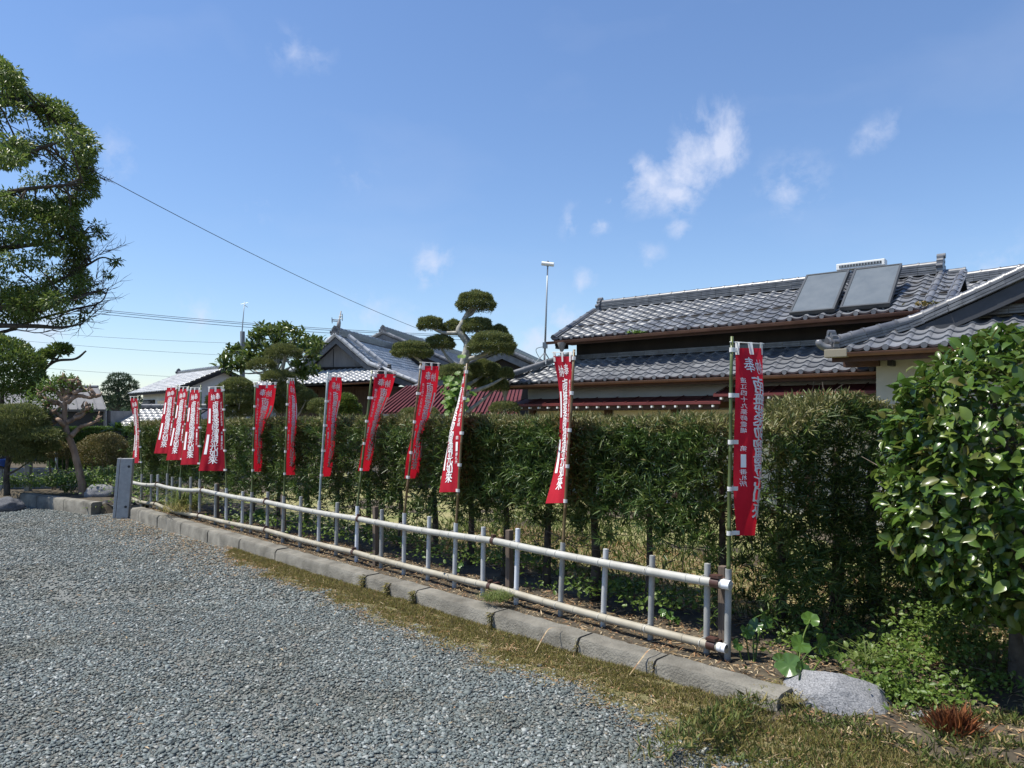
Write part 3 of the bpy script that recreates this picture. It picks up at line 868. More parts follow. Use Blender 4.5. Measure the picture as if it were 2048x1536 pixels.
CW, CHT = .40, 1.18       # cloth width and height in metres
def banner(label, pole, rows, pole_m='bamboo_green', inpipe=True, wob=0.0):
    bx, by, tx, ty = pole
    p0 = fence_at(bx)
    Y = p0.y
    base = Vector((p0.x, p0.y, CH - (by - H0) / F * Y))
    topp = P(tx, ty, Y)
    root = thing('nobori_banner', Vector((p0.x, p0.y, GZ)), label, 'banner', 'red banners standing along the pipe fence')
    # pole: from inside the pipe to the top, with nodes
    d = (topp - base)
    low = base - d.normalized() * .22
    if low.z < .06: low = base + (base - topp).normalized() * .12
    L = (topp - low).length
    m = MB()
    nn = max(5, int(L / .22))
    pts, rad = [], []
    for i in range(nn + 1):
        t = i / nn
        c = low.lerp(topp, t)
        r = .0135 - .0035 * t
        if pole_m == 'steel_pole': r = .0125
        jit = Vector(((random.random() - .5) * .006, 0, 0))
        if 0 < i < nn:
            for dt, k in ((-.006, 1.0), (0, 1.18), (.006, 1.0)):
                pts.append(low.lerp(topp, t + dt / L * 1.0) + jit); rad.append(r * (k if pole_m != 'steel_pole' else 1.0 + (k - 1) * .3))
        else:
            pts.append(c); rad.append(r)
    m.tube(pts, rad, 10)
    m.build('pole', pole_m, root, smooth=True)
    def pole_at(z):
        t = (z - low.z) / (topp.z - low.z)
        return low.lerp(topp, t)
    # cloth surface
    vs_ = np.array([r[0] for r in rows]); A = np.array([r[1:] for r in rows], float)
    def rowv(v):
        if len(vs_) == 2: return A[0] + (A[1] - A[0]) * v
        i = int(np.clip(np.searchsorted(vs_, v) - 1, 0, len(vs_) - 2))
        h = vs_[i + 1] - vs_[i]; t = (v - vs_[i]) / h
        def tan(j):
            if j == 0: return (A[1] - A[0]) / (vs_[1] - vs_[0])
            if j == len(vs_) - 1: return (A[-1] - A[-2]) / (vs_[-1] - vs_[-2])
            return (A[j + 1] - A[j - 1]) / (vs_[j + 1] - vs_[j - 1])
        m0, m1 = tan(i) * h, tan(i + 1) * h
        t2, t3 = t * t, t * t * t
        return (2 * t3 - 3 * t2 + 1) * A[i] + (t3 - 2 * t2 + t) * m0 + (-2 * t3 + 3 * t2) * A[i + 1] + (t3 - t2) * m1
    ph = random.random() * 6
    def Sf(u, v):
        py, x0, xm, x1, dm, d1 = rowv(min(max(v, 0), 1))
        # quadratic through u = 0, .5, 1
        l0, l1, l2 = 2 * (u - .5) * (u - 1), -4 * u * (u - 1), 2 * u * (u - .5)
        x = x0 * l0 + xm * l1 + x1 * l2
        dy = dm * l1 + d1 * l2 + .018
        rip = .010 * math.sin(v * 9 + u * 5 + ph) * u + .006 * math.sin(v * 21 + u * 9 + ph * 2) * min(1, u * 3) + .014 * math.exp(-v * 10) * math.sin(u * 12 + ph) + .007 * math.sin(u * 15 + v * 4.5 + ph * 3) * math.sin(v * 5 + ph) + .006 * math.exp(-(1 - v) * 9) * math.sin(u * 17 + ph)
        dy += rip
        py += (u * u * 1.2) * math.sin(ph + v * 3) * .6
        yy = Y + dy
        q = P(x, py, yy)
        return q
    def Sn(u, v):
        e = .01
        a = Sf(min(u + e, 1), v) - Sf(max(u - e, 0), v); b = Sf(u, min(v + e, 1)) - Sf(u, max(v - e, 0))
        n = a.cross(b)
        return n.normalized() if n.length > 1e-9 else Vector((0, -1, 0))
    NU, NV = 22, 60
    m = MB().grid(lambda u, v: Sf(u, v), NU, NV)
    cl = m.build('cloth', 'red_cloth', root, smooth=True)
    # lettering, printed through the cloth (seen mirrored from behind)
    lm = MB(); gm = MB()
    def put(ch, uc, vc, w, h, bold, tgt):
        v, f = glyph(ch, 0.0)
        if not len(v): return
        offs = ((0, 0), (bold, bold * .3), (-bold, -bold * .3)) if bold > .02 else ((0, 0), (bold, 0))
        for cpy, (ox, oy) in enumerate(offs):
            fr, bk = [], []
            for (gx, gy) in v:
                u = min(max(uc - (gx + ox) * w / CW, .015), .985); vq = vc - (gy + oy) * h / CHT
                c, n_ = Sf(u, vq), Sn(u, vq) * (.0032 + .0004 * cpy)
                fr.append(c + n_); bk.append(c - n_)
            tgt.add(fr, f); tgt.add(bk, f)
    def rect(u0, u1, v0, v1, tgt):
        for side in (1, -1):
            tgt.grid(lambda a, b: Sf(u0 + (u1 - u0) * a, v0 + (v1 - v0) * b) + Sn(u0 + (u1 - u0) * a, v0 + (v1 - v0) * b) * (.0035 * side), 4, 10)
    put('奉', .34, .090, .125, .100, .016, lm); put('納', .67, .100, .125, .100, .016, lm)
    for k, ch in enumerate('南無薬師瑠璃光如來'):
        put(ch, .50, .195 + .0840 * k, .162, .118, .0215, lm)
    for k, ch in enumerate('遠江四十九薬師霊場'):
        put(ch, .13, .170 + .0335 * k, .046, .036, .012, lm)
    put('第', .13, .535, .046, .036, .012, lm)
    rect(.09, .17, .566, .637, lm)
    for k, ch in enumerate('番札所'):
        put(ch, .13, .660 + .032 * k, .046, .036, .012, lm)
    rect(.80, .92, .24, .42, lm)
    rect(.80, .92, .56, .80, lm)
    lm.build('lettering', 'white_print', root, kind='stuff')
    # hem tabs round the pole
    for v in (0.012, .25, .5, .75, .985):
        c = Sf(0.0, v)
        q = pole_at(c.z)
        m = MB()
        ax = d.normalized()
        m.tube([q - ax * .014, q + ax * .014], .0155, 12, cap=False)
        e1 = Sf(.055, v)
        cdir = (e1 - q)
        hz = Vector((0, 0, .013))
        nrm_ = Vector((0, -1, 0))
        for side in (-.004, .004):
            off = Sn(.04, v) * side
            m.add([q - hz + off, e1 - hz + off, e1 + hz + off, q + hz + off], [(0, 1, 2, 3)])
        m.build('tab', 'white_tab', root)
    # crossbar with its three loops
    a = pole_at(Sf(0, 0).z) + Vector((0, 0, .035))
    b = Sf(1, 0) + Vector((0, 0, .03))
    cpts = [a - (b - a) * .06] + [Sf(u, 0) + Vector((0, 0, .032)) for u in (.25, .5, .75)] + [b + (b - a).normalized() * .015]
    MB().tube([cpts[0], cpts[2], cpts[4]], .0035, 6).build('crossbar', 'white_tab', root, smooth=True)
    for u in (.06, .5, .94):
        c = Sf(u, 0)
        t = (c + Vector((0, 0, .036)))
        ud = (Sf(min(u + .05, 1), 0) - Sf(max(u - .05, 0), 0)); ud = ud.normalized() * .013
        m = MB()
        for side in (-.005, .005):
            off = Sn(u, .01) * side
            lo_ = Sf(u, .035)
            m.add([lo_ - ud + off, lo_ + ud + off, t + ud + off, t - ud + off], [(0, 1, 2, 3)])
        m.build('loop', 'white_tab', root)
    return root

# label, pole (foot px,py - top px,py), rows: v, py, x at u=0, .5, 1, depth offset at u=.5, 1
BAN = [
 ('narrow half-furled red banner nearest the ribbed grey concrete post', (284, 948, 276, 793), [(0, 797, 277, 268, 260, .15, .3), (.5, 862, 278, 273, 269, .2, .37), (1, 926, 278, 271, 264, .18, .34)], 'bamboo_green'),
 ('second red banner from the grey post, leaning with its hem blown out', (335, 947, 356, 769), [(0, 775, 354, 343, 333, .1, .25), (.5, 838, 348, 336, 323, .1, .25), (1, 907, 340, 325, 308, .1, .22)], 'bamboo_green'),
 ('third red banner from the grey post, overlapped by its neighbours', (361, 955, 378, 772), [(0, 778, 376, 367, 358, .12, .27), (.5, 848, 370, 358, 347, .1, .25), (1, 920, 362, 347, 332, .1, .2)], 'bamboo_green'),
 ('fourth red banner from the grey post, spread slightly twisted', (400, 958, 402, 770), [(0, 780, 400, 390, 381, .12, .25), (.5, 855, 398, 384, 371, .1, .22), (1, 929, 397, 379, 361, .06, .14)], 'bamboo_green'),
 ('fully open red banner with readable lettering, fifth from the grey post', (453, 976, 447, 770), [(0, 778, 445, 431, 417, .05, .16), (.5, 860, 448, 431, 413, .03, .1), (1, 942, 450, 424, 397, .01, .02)], 'bamboo_green'),
 ('sixth red banner from the grey post, tapering towards its hem', (504, 984, 511, 765), [(0, 770, 512, 534, 553, .05, .14), (.28, 818, 510, 528, 545, .1, .25), (.45, 848, 509, 521, 530, .16, .34), (1, 943, 507, 517, 523, .17, .36)], 'bamboo_green'),
 ('seventh red banner from the grey post, hanging folded almost edge-on', (568, 992, 576, 760), [(0, 762, 578, 583, 588, .17, .35), (.3, 818, 575, 587, 594, .15, .33), (1, 950, 569, 582, 590, .15, .33)], 'bamboo_green'),
 ('red banner on a grey steel pole before the dark wooden gable house', (639, 1002, 656, 744), [(0, 754, 659, 672, 684, .1, .26), (.2, 793, 656, 671, 682, .12, .28), (.4, 831, 654, 667, 674, .15, .33), (.7, 891, 650, 664, 671, .15, .33), (1, 953, 645, 654, 661, .15, .33)], 'steel_pole'),
 ('red banner whose lower half wraps behind its pole at the white pipe', (715, 1012, 744, 741), [(0, 748, 749, 771, 792, .04, .10), (.2, 786, 745, 767, 781, .08, .22), (.4, 825, 739, 755, 764, .13, .3), (.65, 868, 729, 745, 754, .14, .32), (.85, 907, 722, 739, 747, .13, .3), (1, 942, 716, 730, 738, .13, .3)], 'bamboo_green'),
 ('red banner on a brown bamboo pole left of the cloud-pruned pine trunk', (809, 1026, 842, 726), [(0, 732, 845, 863, 879, .07, .18), (.25, 787, 839, 858, 872, .1, .24), (.45, 831, 832, 849, 859, .14, .3), (.6, 870, 824, 838, 847, .15, .32), (.8, 916, 813, 831, 843, .14, .3), (1, 957, 809, 824, 837, .13, .28)], 'bamboo_brown'),
 ('red banner pinched to a point at the top, below the cloud-pruned tree', (912, 1046, 934, 727), [(0, 741, 932, 930, 929, .2, .4), (.25, 797, 929, 919, 919, .17, .36), (.5, 866, 923, 902, 903, .16, .33), (.7, 918, 919, 900, 890, .15, .32), (1, 984, 914, 896, 878, .13, .28)], 'bamboo_brown'),
 ('red banner before the two-storey tiled house, hem swung out sideways', (1126, 1085, 1148.5, 699), [(0, 713, 1143, 1125, 1106, .1, .24), (.2, 772, 1143, 1131, 1117, .13, .3), (.4, 829, 1139, 1131, 1120, .15, .33), (.6, 891, 1136, 1129, 1116, .15, .33), (.8, 946, 1131, 1124, 1107, .14, .3), (1, 1006, 1131, 1112, 1091, .1, .22)], 'bamboo_brown'),
 ('large red banner at the open end of the fence beside the camellia, seen from behind', (1457, 1138, 1464, 673), [(0, 696, 1471, 1500, 1525, .05, .16), (.2, 772, 1471, 1518, 1524, .05, .25), (.5, 884, 1468, 1519, 1512, .06, .30), (.75, 977, 1467, 1518, 1502, .06, .32), (1, 1071, 1473, 1508, 1498, .06, .30)], 'bamboo_green'),
]
for (lab, pole, rows, pm) in BAN:
    banner(lab, pole, rows, pm)
# ================================================================ podocarpus hedge
hedge = thing('clipped_hedge', W(5, 1.0, .085), 'tall clipped hedge of narrow dark leaves behind the pipe fence', 'hedge')
HC = [FB + FD * 1.0 + FN * .62, FA.lerp(FB, .35) + FN * .60, Vector((1.62, 5.16, 0)), Vector((2.6, 5.48, 0)), Vector((3.9, 5.95, 0))]
seg = [(HC[i], HC[i + 1]) for i in range(len(HC) - 1)]
cum = [0]
for a, b in seg: cum.append(cum[-1] + (b - a).length)
HL = cum[-1]
def hedge_pt(t):
    """t in metres from the far end -> centre, direction, front normal (arrays)"""
    t = np.asarray(t)
    c = np.zeros((len(t), 3)); fn = np.zeros((len(t), 3))
    for i, (a, b) in enumerate(seg):
        m = (t >= cum[i]) & (t <= cum[i + 1] + 1e-6)
        k = ((t[m] - cum[i]) / (cum[i + 1] - cum[i]))[:, None]
        c[m] = np.array(a) * (1 - k) + np.array(b) * k
        d = (b - a).normalized()
        n = Vector((d.y, -d.x, 0))
        if n.y > 0: n = -n
        fn[m] = np.array(n)
    return c, fn
def hedge_top(t):
    x = hedge_pt(np.clip(t, 0, HL))[0]
    px = 1024 + x[:, 0] / x[:, 1] * F
    py = np.interp(px, [200, 290, 580, 850, 1000, 1250, 1450, 1520, 1560, 1610, 1680, 1740, 1790, 2000], [846, 842, 836, 830, 832, 833, 832, 836, 812, 787, 794, 812, 826, 830])
    return CH - (py - H0) / F * x[:, 1] - .075 + .015 * np.sin(t * 5.3) + .010 * np.sin(t * 13.7 + 1)
HT = .33
def hedge_leaves(n, near):
    t = rng.random(n) * HL
    if near:
        t = cum[1] + 1.2 + rng.random(n) * (HL - cum[1] - 1.2)
    else:
        t = rng.random(n) * (cum[1] + 1.4)
    c, fn = hedge_pt(t)
    top = hedge_top(t)
    face = rng.random(n)
    z = np.zeros(n); off = np.zeros(n); out = np.zeros((n, 3))
    front = face < .70; tp = (face >= .70) & (face < .90); bk = face >= .90
    dep = np.abs(rng.exponential(.10, n))
    zlow = .36 + .24 * np.abs(vnoise(t * 2.1, t * .9, 1.0)) + .14 * vnoise(t * 6, t * 3, 1.0)
    hpx = 1024 + c[:, 0] / c[:, 1] * F
    zlow = zlow + np.interp(hpx, [850, 980, 1460, 1500], [0, .28, .30, 0])
    zlow = np.where(t > cum[2] - .1, .10 + .10 * np.abs(vnoise(t * 5, t * 2, 1.0)), zlow)
    zr = rng.random(n)
    z = zlow + (top - zlow) * zr
    lump = .07 * vnoise(t * 3.2, z * 4.1, 1.2) + .06 * vnoise(t * 9, z * 10, 1.0)
    off = np.where(front, HT - dep + lump, np.where(bk, -HT + dep + lump, (rng.random(n) * 2 - 1) * HT))
    z = np.where(tp, top - np.abs(rng.exponential(.035, n)), z)
    hole = vnoise(t * 7.3 + 3, z * 8.1, 1.0) + .7 * vnoise(t * 15, z * 17 + 1, 1.0)
    # thinner towards the foot
    keep = (z > zlow + .35) | (rng.random(n) < .25 + .75 * np.clip((z - zlow) / .35, 0, 1))
    keep &= ~(front & (hole < -.35) & (dep < .16) & (rng.random(n) < .9))
    out = np.where(front[:, None], fn, np.where(bk[:, None], -fn, 0)) + np.array([0, 0, 1]) * np.where(tp, 1.0, .25)[:, None]
    pos = c + fn * off[:, None]; pos[:, 2] = z
    return pos[keep], out[keep], (tp & (rng.random(n) < .75))[keep], t[keep], (top - z)[keep]
for near, n, l0, l1, w in ((True, 125000, .05, .10, .0112), (False, 110000, .05, .10, .0135)):
    pos, out, tp, t, dz = hedge_leaves(n, near)
    # leaves grow in whorled sprigs: pull towards sprig centres
    m = len(pos)
    ns = m // 9
    sp = rng.integers(0, m, ns)
    own = rng.integers(0, ns, m)
    own = np.arange(m) % ns
    base = pos[sp][own]; bo = out[sp][own]
    tops = tp[sp][own]; dzz = dz[sp][own]
    axis = nrm(bo * .8 + rdir(ns)[own] * .75 + np.array([0, 0, .35]))
    along = rng.random((m, 1)) * .07
    rad = rdir(m)
    d = nrm(axis * .75 + rad * .8)
    p = base + axis * along
    L = l0 + (l1 - l0) * rng.random(m)
    tipm = tops | ((dzz < .05) & (rng.random(m) < .7)) | (rng.random(m) < .035)
    for mask, mt, nm in ((~tipm, 'hedge_leaf', 'foliage'), (tipm, 'hedge_tip', 'new_growth')):
        leaves(nm, p[mask], d[mask], rdir(mask.sum()) * .6 + axis[mask], L[mask] * (.8 if mt == 'hedge_tip' else 1), w * (.7 + .6 * rng.random(mask.sum())), mt, hedge, curl=.1)
# trunks, and twigs inside
def hedge_trunk(px, Y, r, h=1.35):
    b = P(px, H0, Y); b.z = .05
    pts = [b, b + Vector((.015, .0, .4)), b + Vector((-.01 + random.random() * .04, .02, .85)), b + Vector((.0, 0, h))]
    MB().tube(catmull(pts, 4), [r * (1.15 - .06 * i) for i in range(13)], 9, jitter=.12).build('trunk', 'bark_dark', hedge, smooth=True)
for (px, Y, r) in ((1440, 5.2, .032), (1296, 5.72, .030), (1189, 6.05, .042), (1092, 6.55, .036), (1010, 7.0, .035), (940, 7.5, .036), (868, 8.1, .036), (800, 8.6, .035), (735, 9.15, .035), (672, 9.8, .035), (612, 10.4, .035), (556, 11.1, .035), (505, 11.8, .035), (452, 12.5, .035),
                  (1560, 5.35, .038), (1672, 5.55, .052), (1745, 5.6, .05), (1850, 5.7, .04)):
    hedge_trunk(px, Y, r)
m = MB()
for i in range(900):
    t = np.array([rng.random() * HL])
    c, fn = hedge_pt(t); top = hedge_top(t)[0]
    z = .3 + rng.random() * (top - .4)
    a = Vector(c[0]) + Vector(fn[0]) * (rng.random() * .2 - .12) + Vector((0, 0, z))
    d = Vector(fn[0]) * (.4 + rng.random()) + Vector(rng.normal(size=3)) * .55 + Vector((0, 0, .3))
    d.normalize()
    l = .14 + .22 * rng.random()
    m.tube([a, a + d * l * .5 + Vector(rng.normal(size=3)) * .012, a + d * l], [.0045, .003, .0015], 4, cap=False)
m.build('twigs', 'dry_twig', hedge, kind='stuff')

# ================================================================ camellia
CC = Vector((3.15, 3.98, 1.26)); CR = Vector((.95, .75, .82))
cam_t = thing('camellia_bush', Vector((2.83, 4.08, .05)), 'rounded camellia bush with broad glossy leaves at the open end of the hedge', 'bush')
tr = [Vector((2.86, 4.08, -.02)), Vector((2.83, 4.06, .30)), Vector((2.88, 4.1, .6)), Vector((2.98, 4.12, .9)), Vector((3.05, 4.1, 1.3))]
MB().tube(catmull(tr, 5), [.052 - .0016 * i for i in range(21)], 12, jitter=.12).build('trunk', 'bark_dark', cam_t, smooth=True)
def superdir(n, lo=-.95):
    o = rdir(n)
    o = o[o[:, 2] > lo]
    e = (np.abs(o) ** 2.9).sum(1) ** (1 / 2.9)
    return o / e[:, None]
m = MB()
for i in range(46):
    o = superdir(3)[0]
    tip = CC + Vector(o * np.array(CR)) * (.84 + .12 * rng.random())
    st = Vector(tr[2]).lerp(tr[4], rng.random())
    mid = st.lerp(tip, .5) + Vector(rng.normal(size=3)) * .07 - Vector((0, 0, .08))
    pts = catmull([st, mid, tip], 4)
    m.tube(pts, [.016 * (1 - .85 * q / 8) + .0015 for q in range(9)], 6, cap=False)
    for q in (4, 6, 7):
        e = pts[q] + Vector(rng.normal(size=3)) * .16 + Vector(o) * .08
        m.tube([pts[q], pts[q].lerp(e, .5) + Vector(rng.normal(size=3)) * .02, e], [.005, .004, .002], 5, cap=False)
m.build('branches', 'dry_twig', cam_t, smooth=True, kind='stuff')
N = 15000
o = superdir(N * 2)[:N]
o = o[(o[:, 1] < .55) | (rng.random(len(o)) < .4)]
N = len(o)
lump = 1 + .07 * vnoise(o[:, 0] * 6, o[:, 2] * 7, 1.0) + .05 * vnoise(o[:, 0] * 14, o[:, 2] * 12 + o[:, 1] * 5, 1.0)
dep = 1.0 - np.minimum(np.abs(rng.exponential(.07, N)), .5)
cpos = np.array(CC) + o * np.array(CR) * (lump * dep)[:, None]
cout = nrm(o / np.array(CR))
keep = (cpos[:, 2] > .56 + .14 * vnoise(cpos[:, 0] * 5, cpos[:, 1] * 5)) | (rng.random(N) < .10)
keep &= (vnoise(o[:, 0] * 9 + 2, o[:, 2] * 9, 1.0) + rng.random(N) * 1.5 > -.15)
cpos, cout = cpos[keep], cout[keep]
N = len(cpos)
cd = nrm(cout * .55 + rdir(N) * .8 + np.array([0, 0, -.12]))
cn = nrm(cout * .8 + np.array([0, 0, .7]) + rdir(N) * .55)
cL = .058 + .04 * rng.random(N); cWd = cL * (.50 + .12 * rng.random(N))
px = 1024 + cpos[:, 0] / cpos[:, 1] * F
py = H0 + (CH - cpos[:, 2]) / cpos[:, 1] * F
vis = (px > 1700) & (px < 2090) & (cout[:, 1] < .1)
score = np.where(vis, cL / cpos[:, 1] * (1 - np.minimum(.9, 3 * np.abs(1 - dep[keep] if len(dep) == len(keep) else 0))), -1)
order = np.argsort(-score)
pick = order[:300]
rest = np.setdiff1d(np.arange(N), pick)
leaves('foliage', cpos[rest], cd[rest], cn[rest], cL[rest], cWd[rest], 'camellia_leaf', cam_t, oval=True, curl=.12, smooth=True)
Vl, Fl = leaf_arrays(np.zeros((3, 3)), np.tile([0, 1.0, 0], (3, 1)), np.tile([0, 0, 1.0], (3, 1)), np.ones(3), np.array([.5, .56, .62]), True, .14)
lm_ = []
for q in range(3):
    me = bpy.data.meshes.new('leaf')
    me.from_pydata(Vl[q * 11:(q + 1) * 11].tolist(), [], [tuple(int(x) - q * 11 for x in f) for f in Fl if q * 11 <= f[0] < (q + 1) * 11])
    me.polygons.foreach_set('use_smooth', [True] * len(me.polygons))
    me.materials.append(MATS['camellia_leaf']); lm_.append(me)
for i in pick:
    y = Vector(cd[i]).normalized(); x = y.cross(Vector(cn[i])).normalized(); z = x.cross(y)
    ob = bpy.data.objects.new('leaf', lm_[i % 3])
    M = Matrix((x, y, z)).transposed().to_4x4() @ Matrix.Diagonal((cL[i], cL[i], cL[i], 1))
    M.translation = Vector(cpos[i])
    link(ob, cam_t); ob.matrix_basis = M

# ================================================================ granite rock and plants at the kerb's end
bm = bmesh.new()
bmesh.ops.create_icosphere(bm, subdivisions=5, radius=1)
FAC = [((.35, -.30, .88), .74), ((-.70, -.30, .65), .78), ((.80, -.10, .59), .76), ((.35, -.92, .15), .80), ((-.45, -.88, .20), .80), ((-.15, .5, .86), .80), ((.15, -.72, .68), .78)]
for v in bm.verts:
    c = v.co.copy()
    k = 1 + .12 * mnoise.noise(c * 1.1 + Vector((3, 1, 7))) + .05 * mnoise.noise(c * 2.7)
    for nn_, dd_ in FAC:
        h = (c * k).dot(Vector(nn_).normalized())
        if h > dd_: k *= (dd_ + (h - dd_) * .10) / h
    k *= 1 + .035 * mnoise.noise(c * 5) + .016 * mnoise.noise(c * 13)
    v.co = c * k
me = bpy.data.meshes.new('granite_rock'); bm.to_mesh(me); bm.free()
me.polygons.foreach_set('use_smooth', [True] * len(me.polygons)); me.materials.append(MATS['granite'])
rock = bpy.data.objects.new('granite_rock', me)
rock.location = P(1686, 1425, 3.92); rock.location.z = .0
rock.scale = (.33, .21, .235); rock.rotation_euler = (0.05, .20, R(-24))
link(rock); tag(rock, 'speckled grey granite rock lying at the end of the kerb', 'rock')
def lumprock(name, loc, sc, m, label, seed, cat='rock'):
    bm = bmesh.new(); bmesh.ops.create_icosphere(bm, subdivisions=4, radius=1)
    for v in bm.verts:
        c = v.co.copy()
        v.co = c * (1 + .25 * mnoise.noise(c * 1.2 + Vector((seed, 0, 0))) + .09 * mnoise.noise(c * 3.1 + Vector((seed, 2, 0))))
    me = bpy.data.meshes.new(name); bm.to_mesh(me); bm.free()
    me.polygons.foreach_set('use_smooth', [True] * len(me.polygons)); me.materials.append(MATS[m])
    ob = bpy.data.objects.new(name, me); ob.location = loc; ob.scale = sc
    link(ob); return tag(ob, label, cat)
lumprock('field_stone', P(1838, 1450, 3.75) * Vector((1, 1, 0)) + Vector((0, 0, .03)), (.09, .06, .05), 'granite', 'small grey stone half sunk in the litter beside the rusty tuft', 3.1)

# leopard plant: round leaves on stalks
def round_leaf(m, c, nrm_, r, fold=.25, ry=None):
    n = Vector(nrm_).normalized()
    x = n.orthogonal().normalized(); x.rotate(Matrix.Rotation(rng.random() * 6.28, 3, n)); y = n.cross(x)
    vs = [c]; K = 18
    for ring, rr in ((0, .55), (1, 1.0)):
        for k in range(K):
            an = 2 * math.pi * k / K
            notch = 1 - .55 * math.exp(-((an - math.pi) / .28) ** 2)
            wav = 1 + .05 * math.sin(an * 5 + rng.random())
            q = c + x * (math.cos(an) * r * rr * notch * wav) + y * (math.sin(an) * r * rr * wav) + n * (r * fold * rr * rr * (.4 + .6 * abs(math.sin(an))) + .006 * math.sin(an * 7))
            vs.append(q)
    fs = [(0, 1 + k, 1 + (k + 1) % K) for k in range(K)] + [(1 + k, 1 + K + k, 1 + K + (k + 1) % K, 1 + (k + 1) % K) for k in range(K)]
    m.add(vs, fs)
new_mat('leopard_leaf', (1, 1, 1), 0.25, island=[(.055, .12, .022), (.085, .16, .03), (.065, .13, .03)], transl=.2, spec=.6)
def leopard(label, spots, base):
    t = thing('leopard_plant', base, label, 'plant')
    for (px, py, Y, r, nx, nz) in spots:
        c = P(px, py, Y)
        m = MB(); round_leaf(m, c, (nx, -.75, nz), r * 1.1); m.build('leaf', 'leopard_leaf', t, smooth=True)
        b = Vector(base) + Vector((rng.normal() * .03, rng.normal() * .02, 0))
        MB().tube(catmull([b, b.lerp(c, .6) + Vector((0, .03, .03)), c], 4), [.005] * 9, 6, cap=False).build('stalk', 'weed_leaf', t, smooth=True)
b_ = P(1590, 1372, 4.15); b_.z = .03
leopard('large glossy round-leaved plant between the fence end and the granite rock', [(1578, 1330, 4.1, .062, -.45, .5), (1604, 1346, 4.05, .058, .5, .45), (1600, 1290, 4.2, .055, .2, .85), (1560, 1322, 4.2, .042, -.8, .3), (1640, 1290, 4.35, .06, .6, .3), (1668, 1305, 4.4, .06, .8, .6), (1620, 1240, 4.5, .05, 0, .8)], b_)
b_ = P(1500, 1320, 4.5); b_.z = .06
leopard('pale green heart-leaved plant beside the last fence pipe', [(1493, 1262, 4.5, .045, .3, .35), (1512, 1250, 4.55, .04, -.3, .6), (1474, 1290, 4.45, .035, .4, .5), (1530, 1240, 4.6, .05, .5, .3)], b_)
b_ = P(1345, 1250, 5.35); b_.z = .07
leopard('small round-leaved plant under the lower rail before a hedge trunk', [(1340, 1232, 5.3, .034, .1, .7), (1352, 1240, 5.3, .03, .5, .5), (1325, 1226, 5.35, .03, -.3, .7)], b_)
b_ = P(916, 1160, 7.2); b_.z = .07
leopard('little bright-leaved sprout at the foot of the pale fence pipe', [(914, 1138, 7.0, .03, .3, .5), (922, 1131, 7.0, .028, -.4, .5)], b_)
b_ = P(524, 1050, 11.2); b_.z = .07
leopard('pale broad-leaved plant behind the lower rail towards the grey post', [(522, 1030, 11, .09, .2, .5), (536, 1040, 11, .08, .5, .4), (512, 1040, 11.1, .07, -.4, .6)], b_)

# low weeds: leafy ground cover
def weeds(name, label, spots, n, h, L, m='weed_leaf', oval=True, cat='weeds'):
    P_, D_, N_ = [], [], []
    for (px, py, Y, rx, ry) in spots:
        c = P(px, py, Y)
        k = n
        a = rng.normal(size=(k, 2))
        zz = np.abs(rng.normal(size=k)) * h * .5
        P_.append(np.stack([c.x + a[:, 0] * rx, c.y + a[:, 1] * ry, c.z + zz], 1))
        dd = rdir(k); dd[:, 2] = np.abs(dd[:, 2]) * .6 + .1
        D_.append(dd); N_.append(np.tile([0, -.3, 1.0], (k, 1)) + .5 * rng.normal(size=(k, 3)))
    P_, D_, N_ = map(np.concatenate, (P_, D_, N_))
    k = len(P_)
    LL = L * (.5 + .8 * rng.random(k))
    return tag(leaves(name, P_, D_, N_, LL, LL * (.62 if oval else .16), m, oval=oval, smooth=oval), label, cat)
weeds('ground_ivy', 'leafy yellow-green ground cover in the sun beside the camellia trunk', [(1850, 1265, 4.5, .13, .14), (1900, 1240, 4.6, .12, .12), (1800, 1330, 4.2, .12, .1), (1880, 1310, 4.25, .14, .12), (1760, 1340, 4.2, .10, .08), (1940, 1290, 4.4, .1, .1), (1830, 1300, 4.4, .12, .12), (1800, 1390, 3.95, .12, .08), (1880, 1400, 3.9, .12, .08), (1960, 1370, 4.0, .14, .08), (1760, 1380, 4.0, .08, .06), (1900, 1215, 5.0, .25, .15), (1990, 1240, 4.9, .2, .15)], 300, .07, .032)
weeds('ground_ivy', 'dark leafy weeds in the shade under the hedge', [(1620, 1290, 4.8, .22, .2), (1700, 1300, 4.7, .25, .2), (1190, 1180, 6.0, .25, .1), (1330, 1215, 5.5, .2, .1), (1060, 1130, 6.6, .25, .1), (900, 1110, 7.5, .3, .12), (800, 1085, 8.3, .3, .12), (1250, 1190, 5.9, .2, .1), (1000, 1125, 6.9, .25, .1)], 330, .13, .04)
weeds('ground_ivy', 'low weeds scattered on the soil behind the far stretch of kerb', [(700, 1075, 8.7, .35, .12), (640, 1060, 9.3, .35, .12), (580, 1050, 9.9, .35, .15), (520, 1040, 10.6, .3, .15), (320, 1005, 12.6, .35, .12), (300, 990, 13.0, .3, .15), (290, 985, 13.2, .35, .2)], 280, .16, .045)
weeds('broadleaf_weed', 'scattered green seedlings in the brown litter near the rock', [(1790, 1420, 3.75, .05, .04), (1850, 1480, 3.6, .05, .04), (1700, 1480, 3.6, .04, .03), (1640, 1400, 3.9, .03, .02), (1840, 1390, 3.9, .06, .05)], 26, .03, .026)
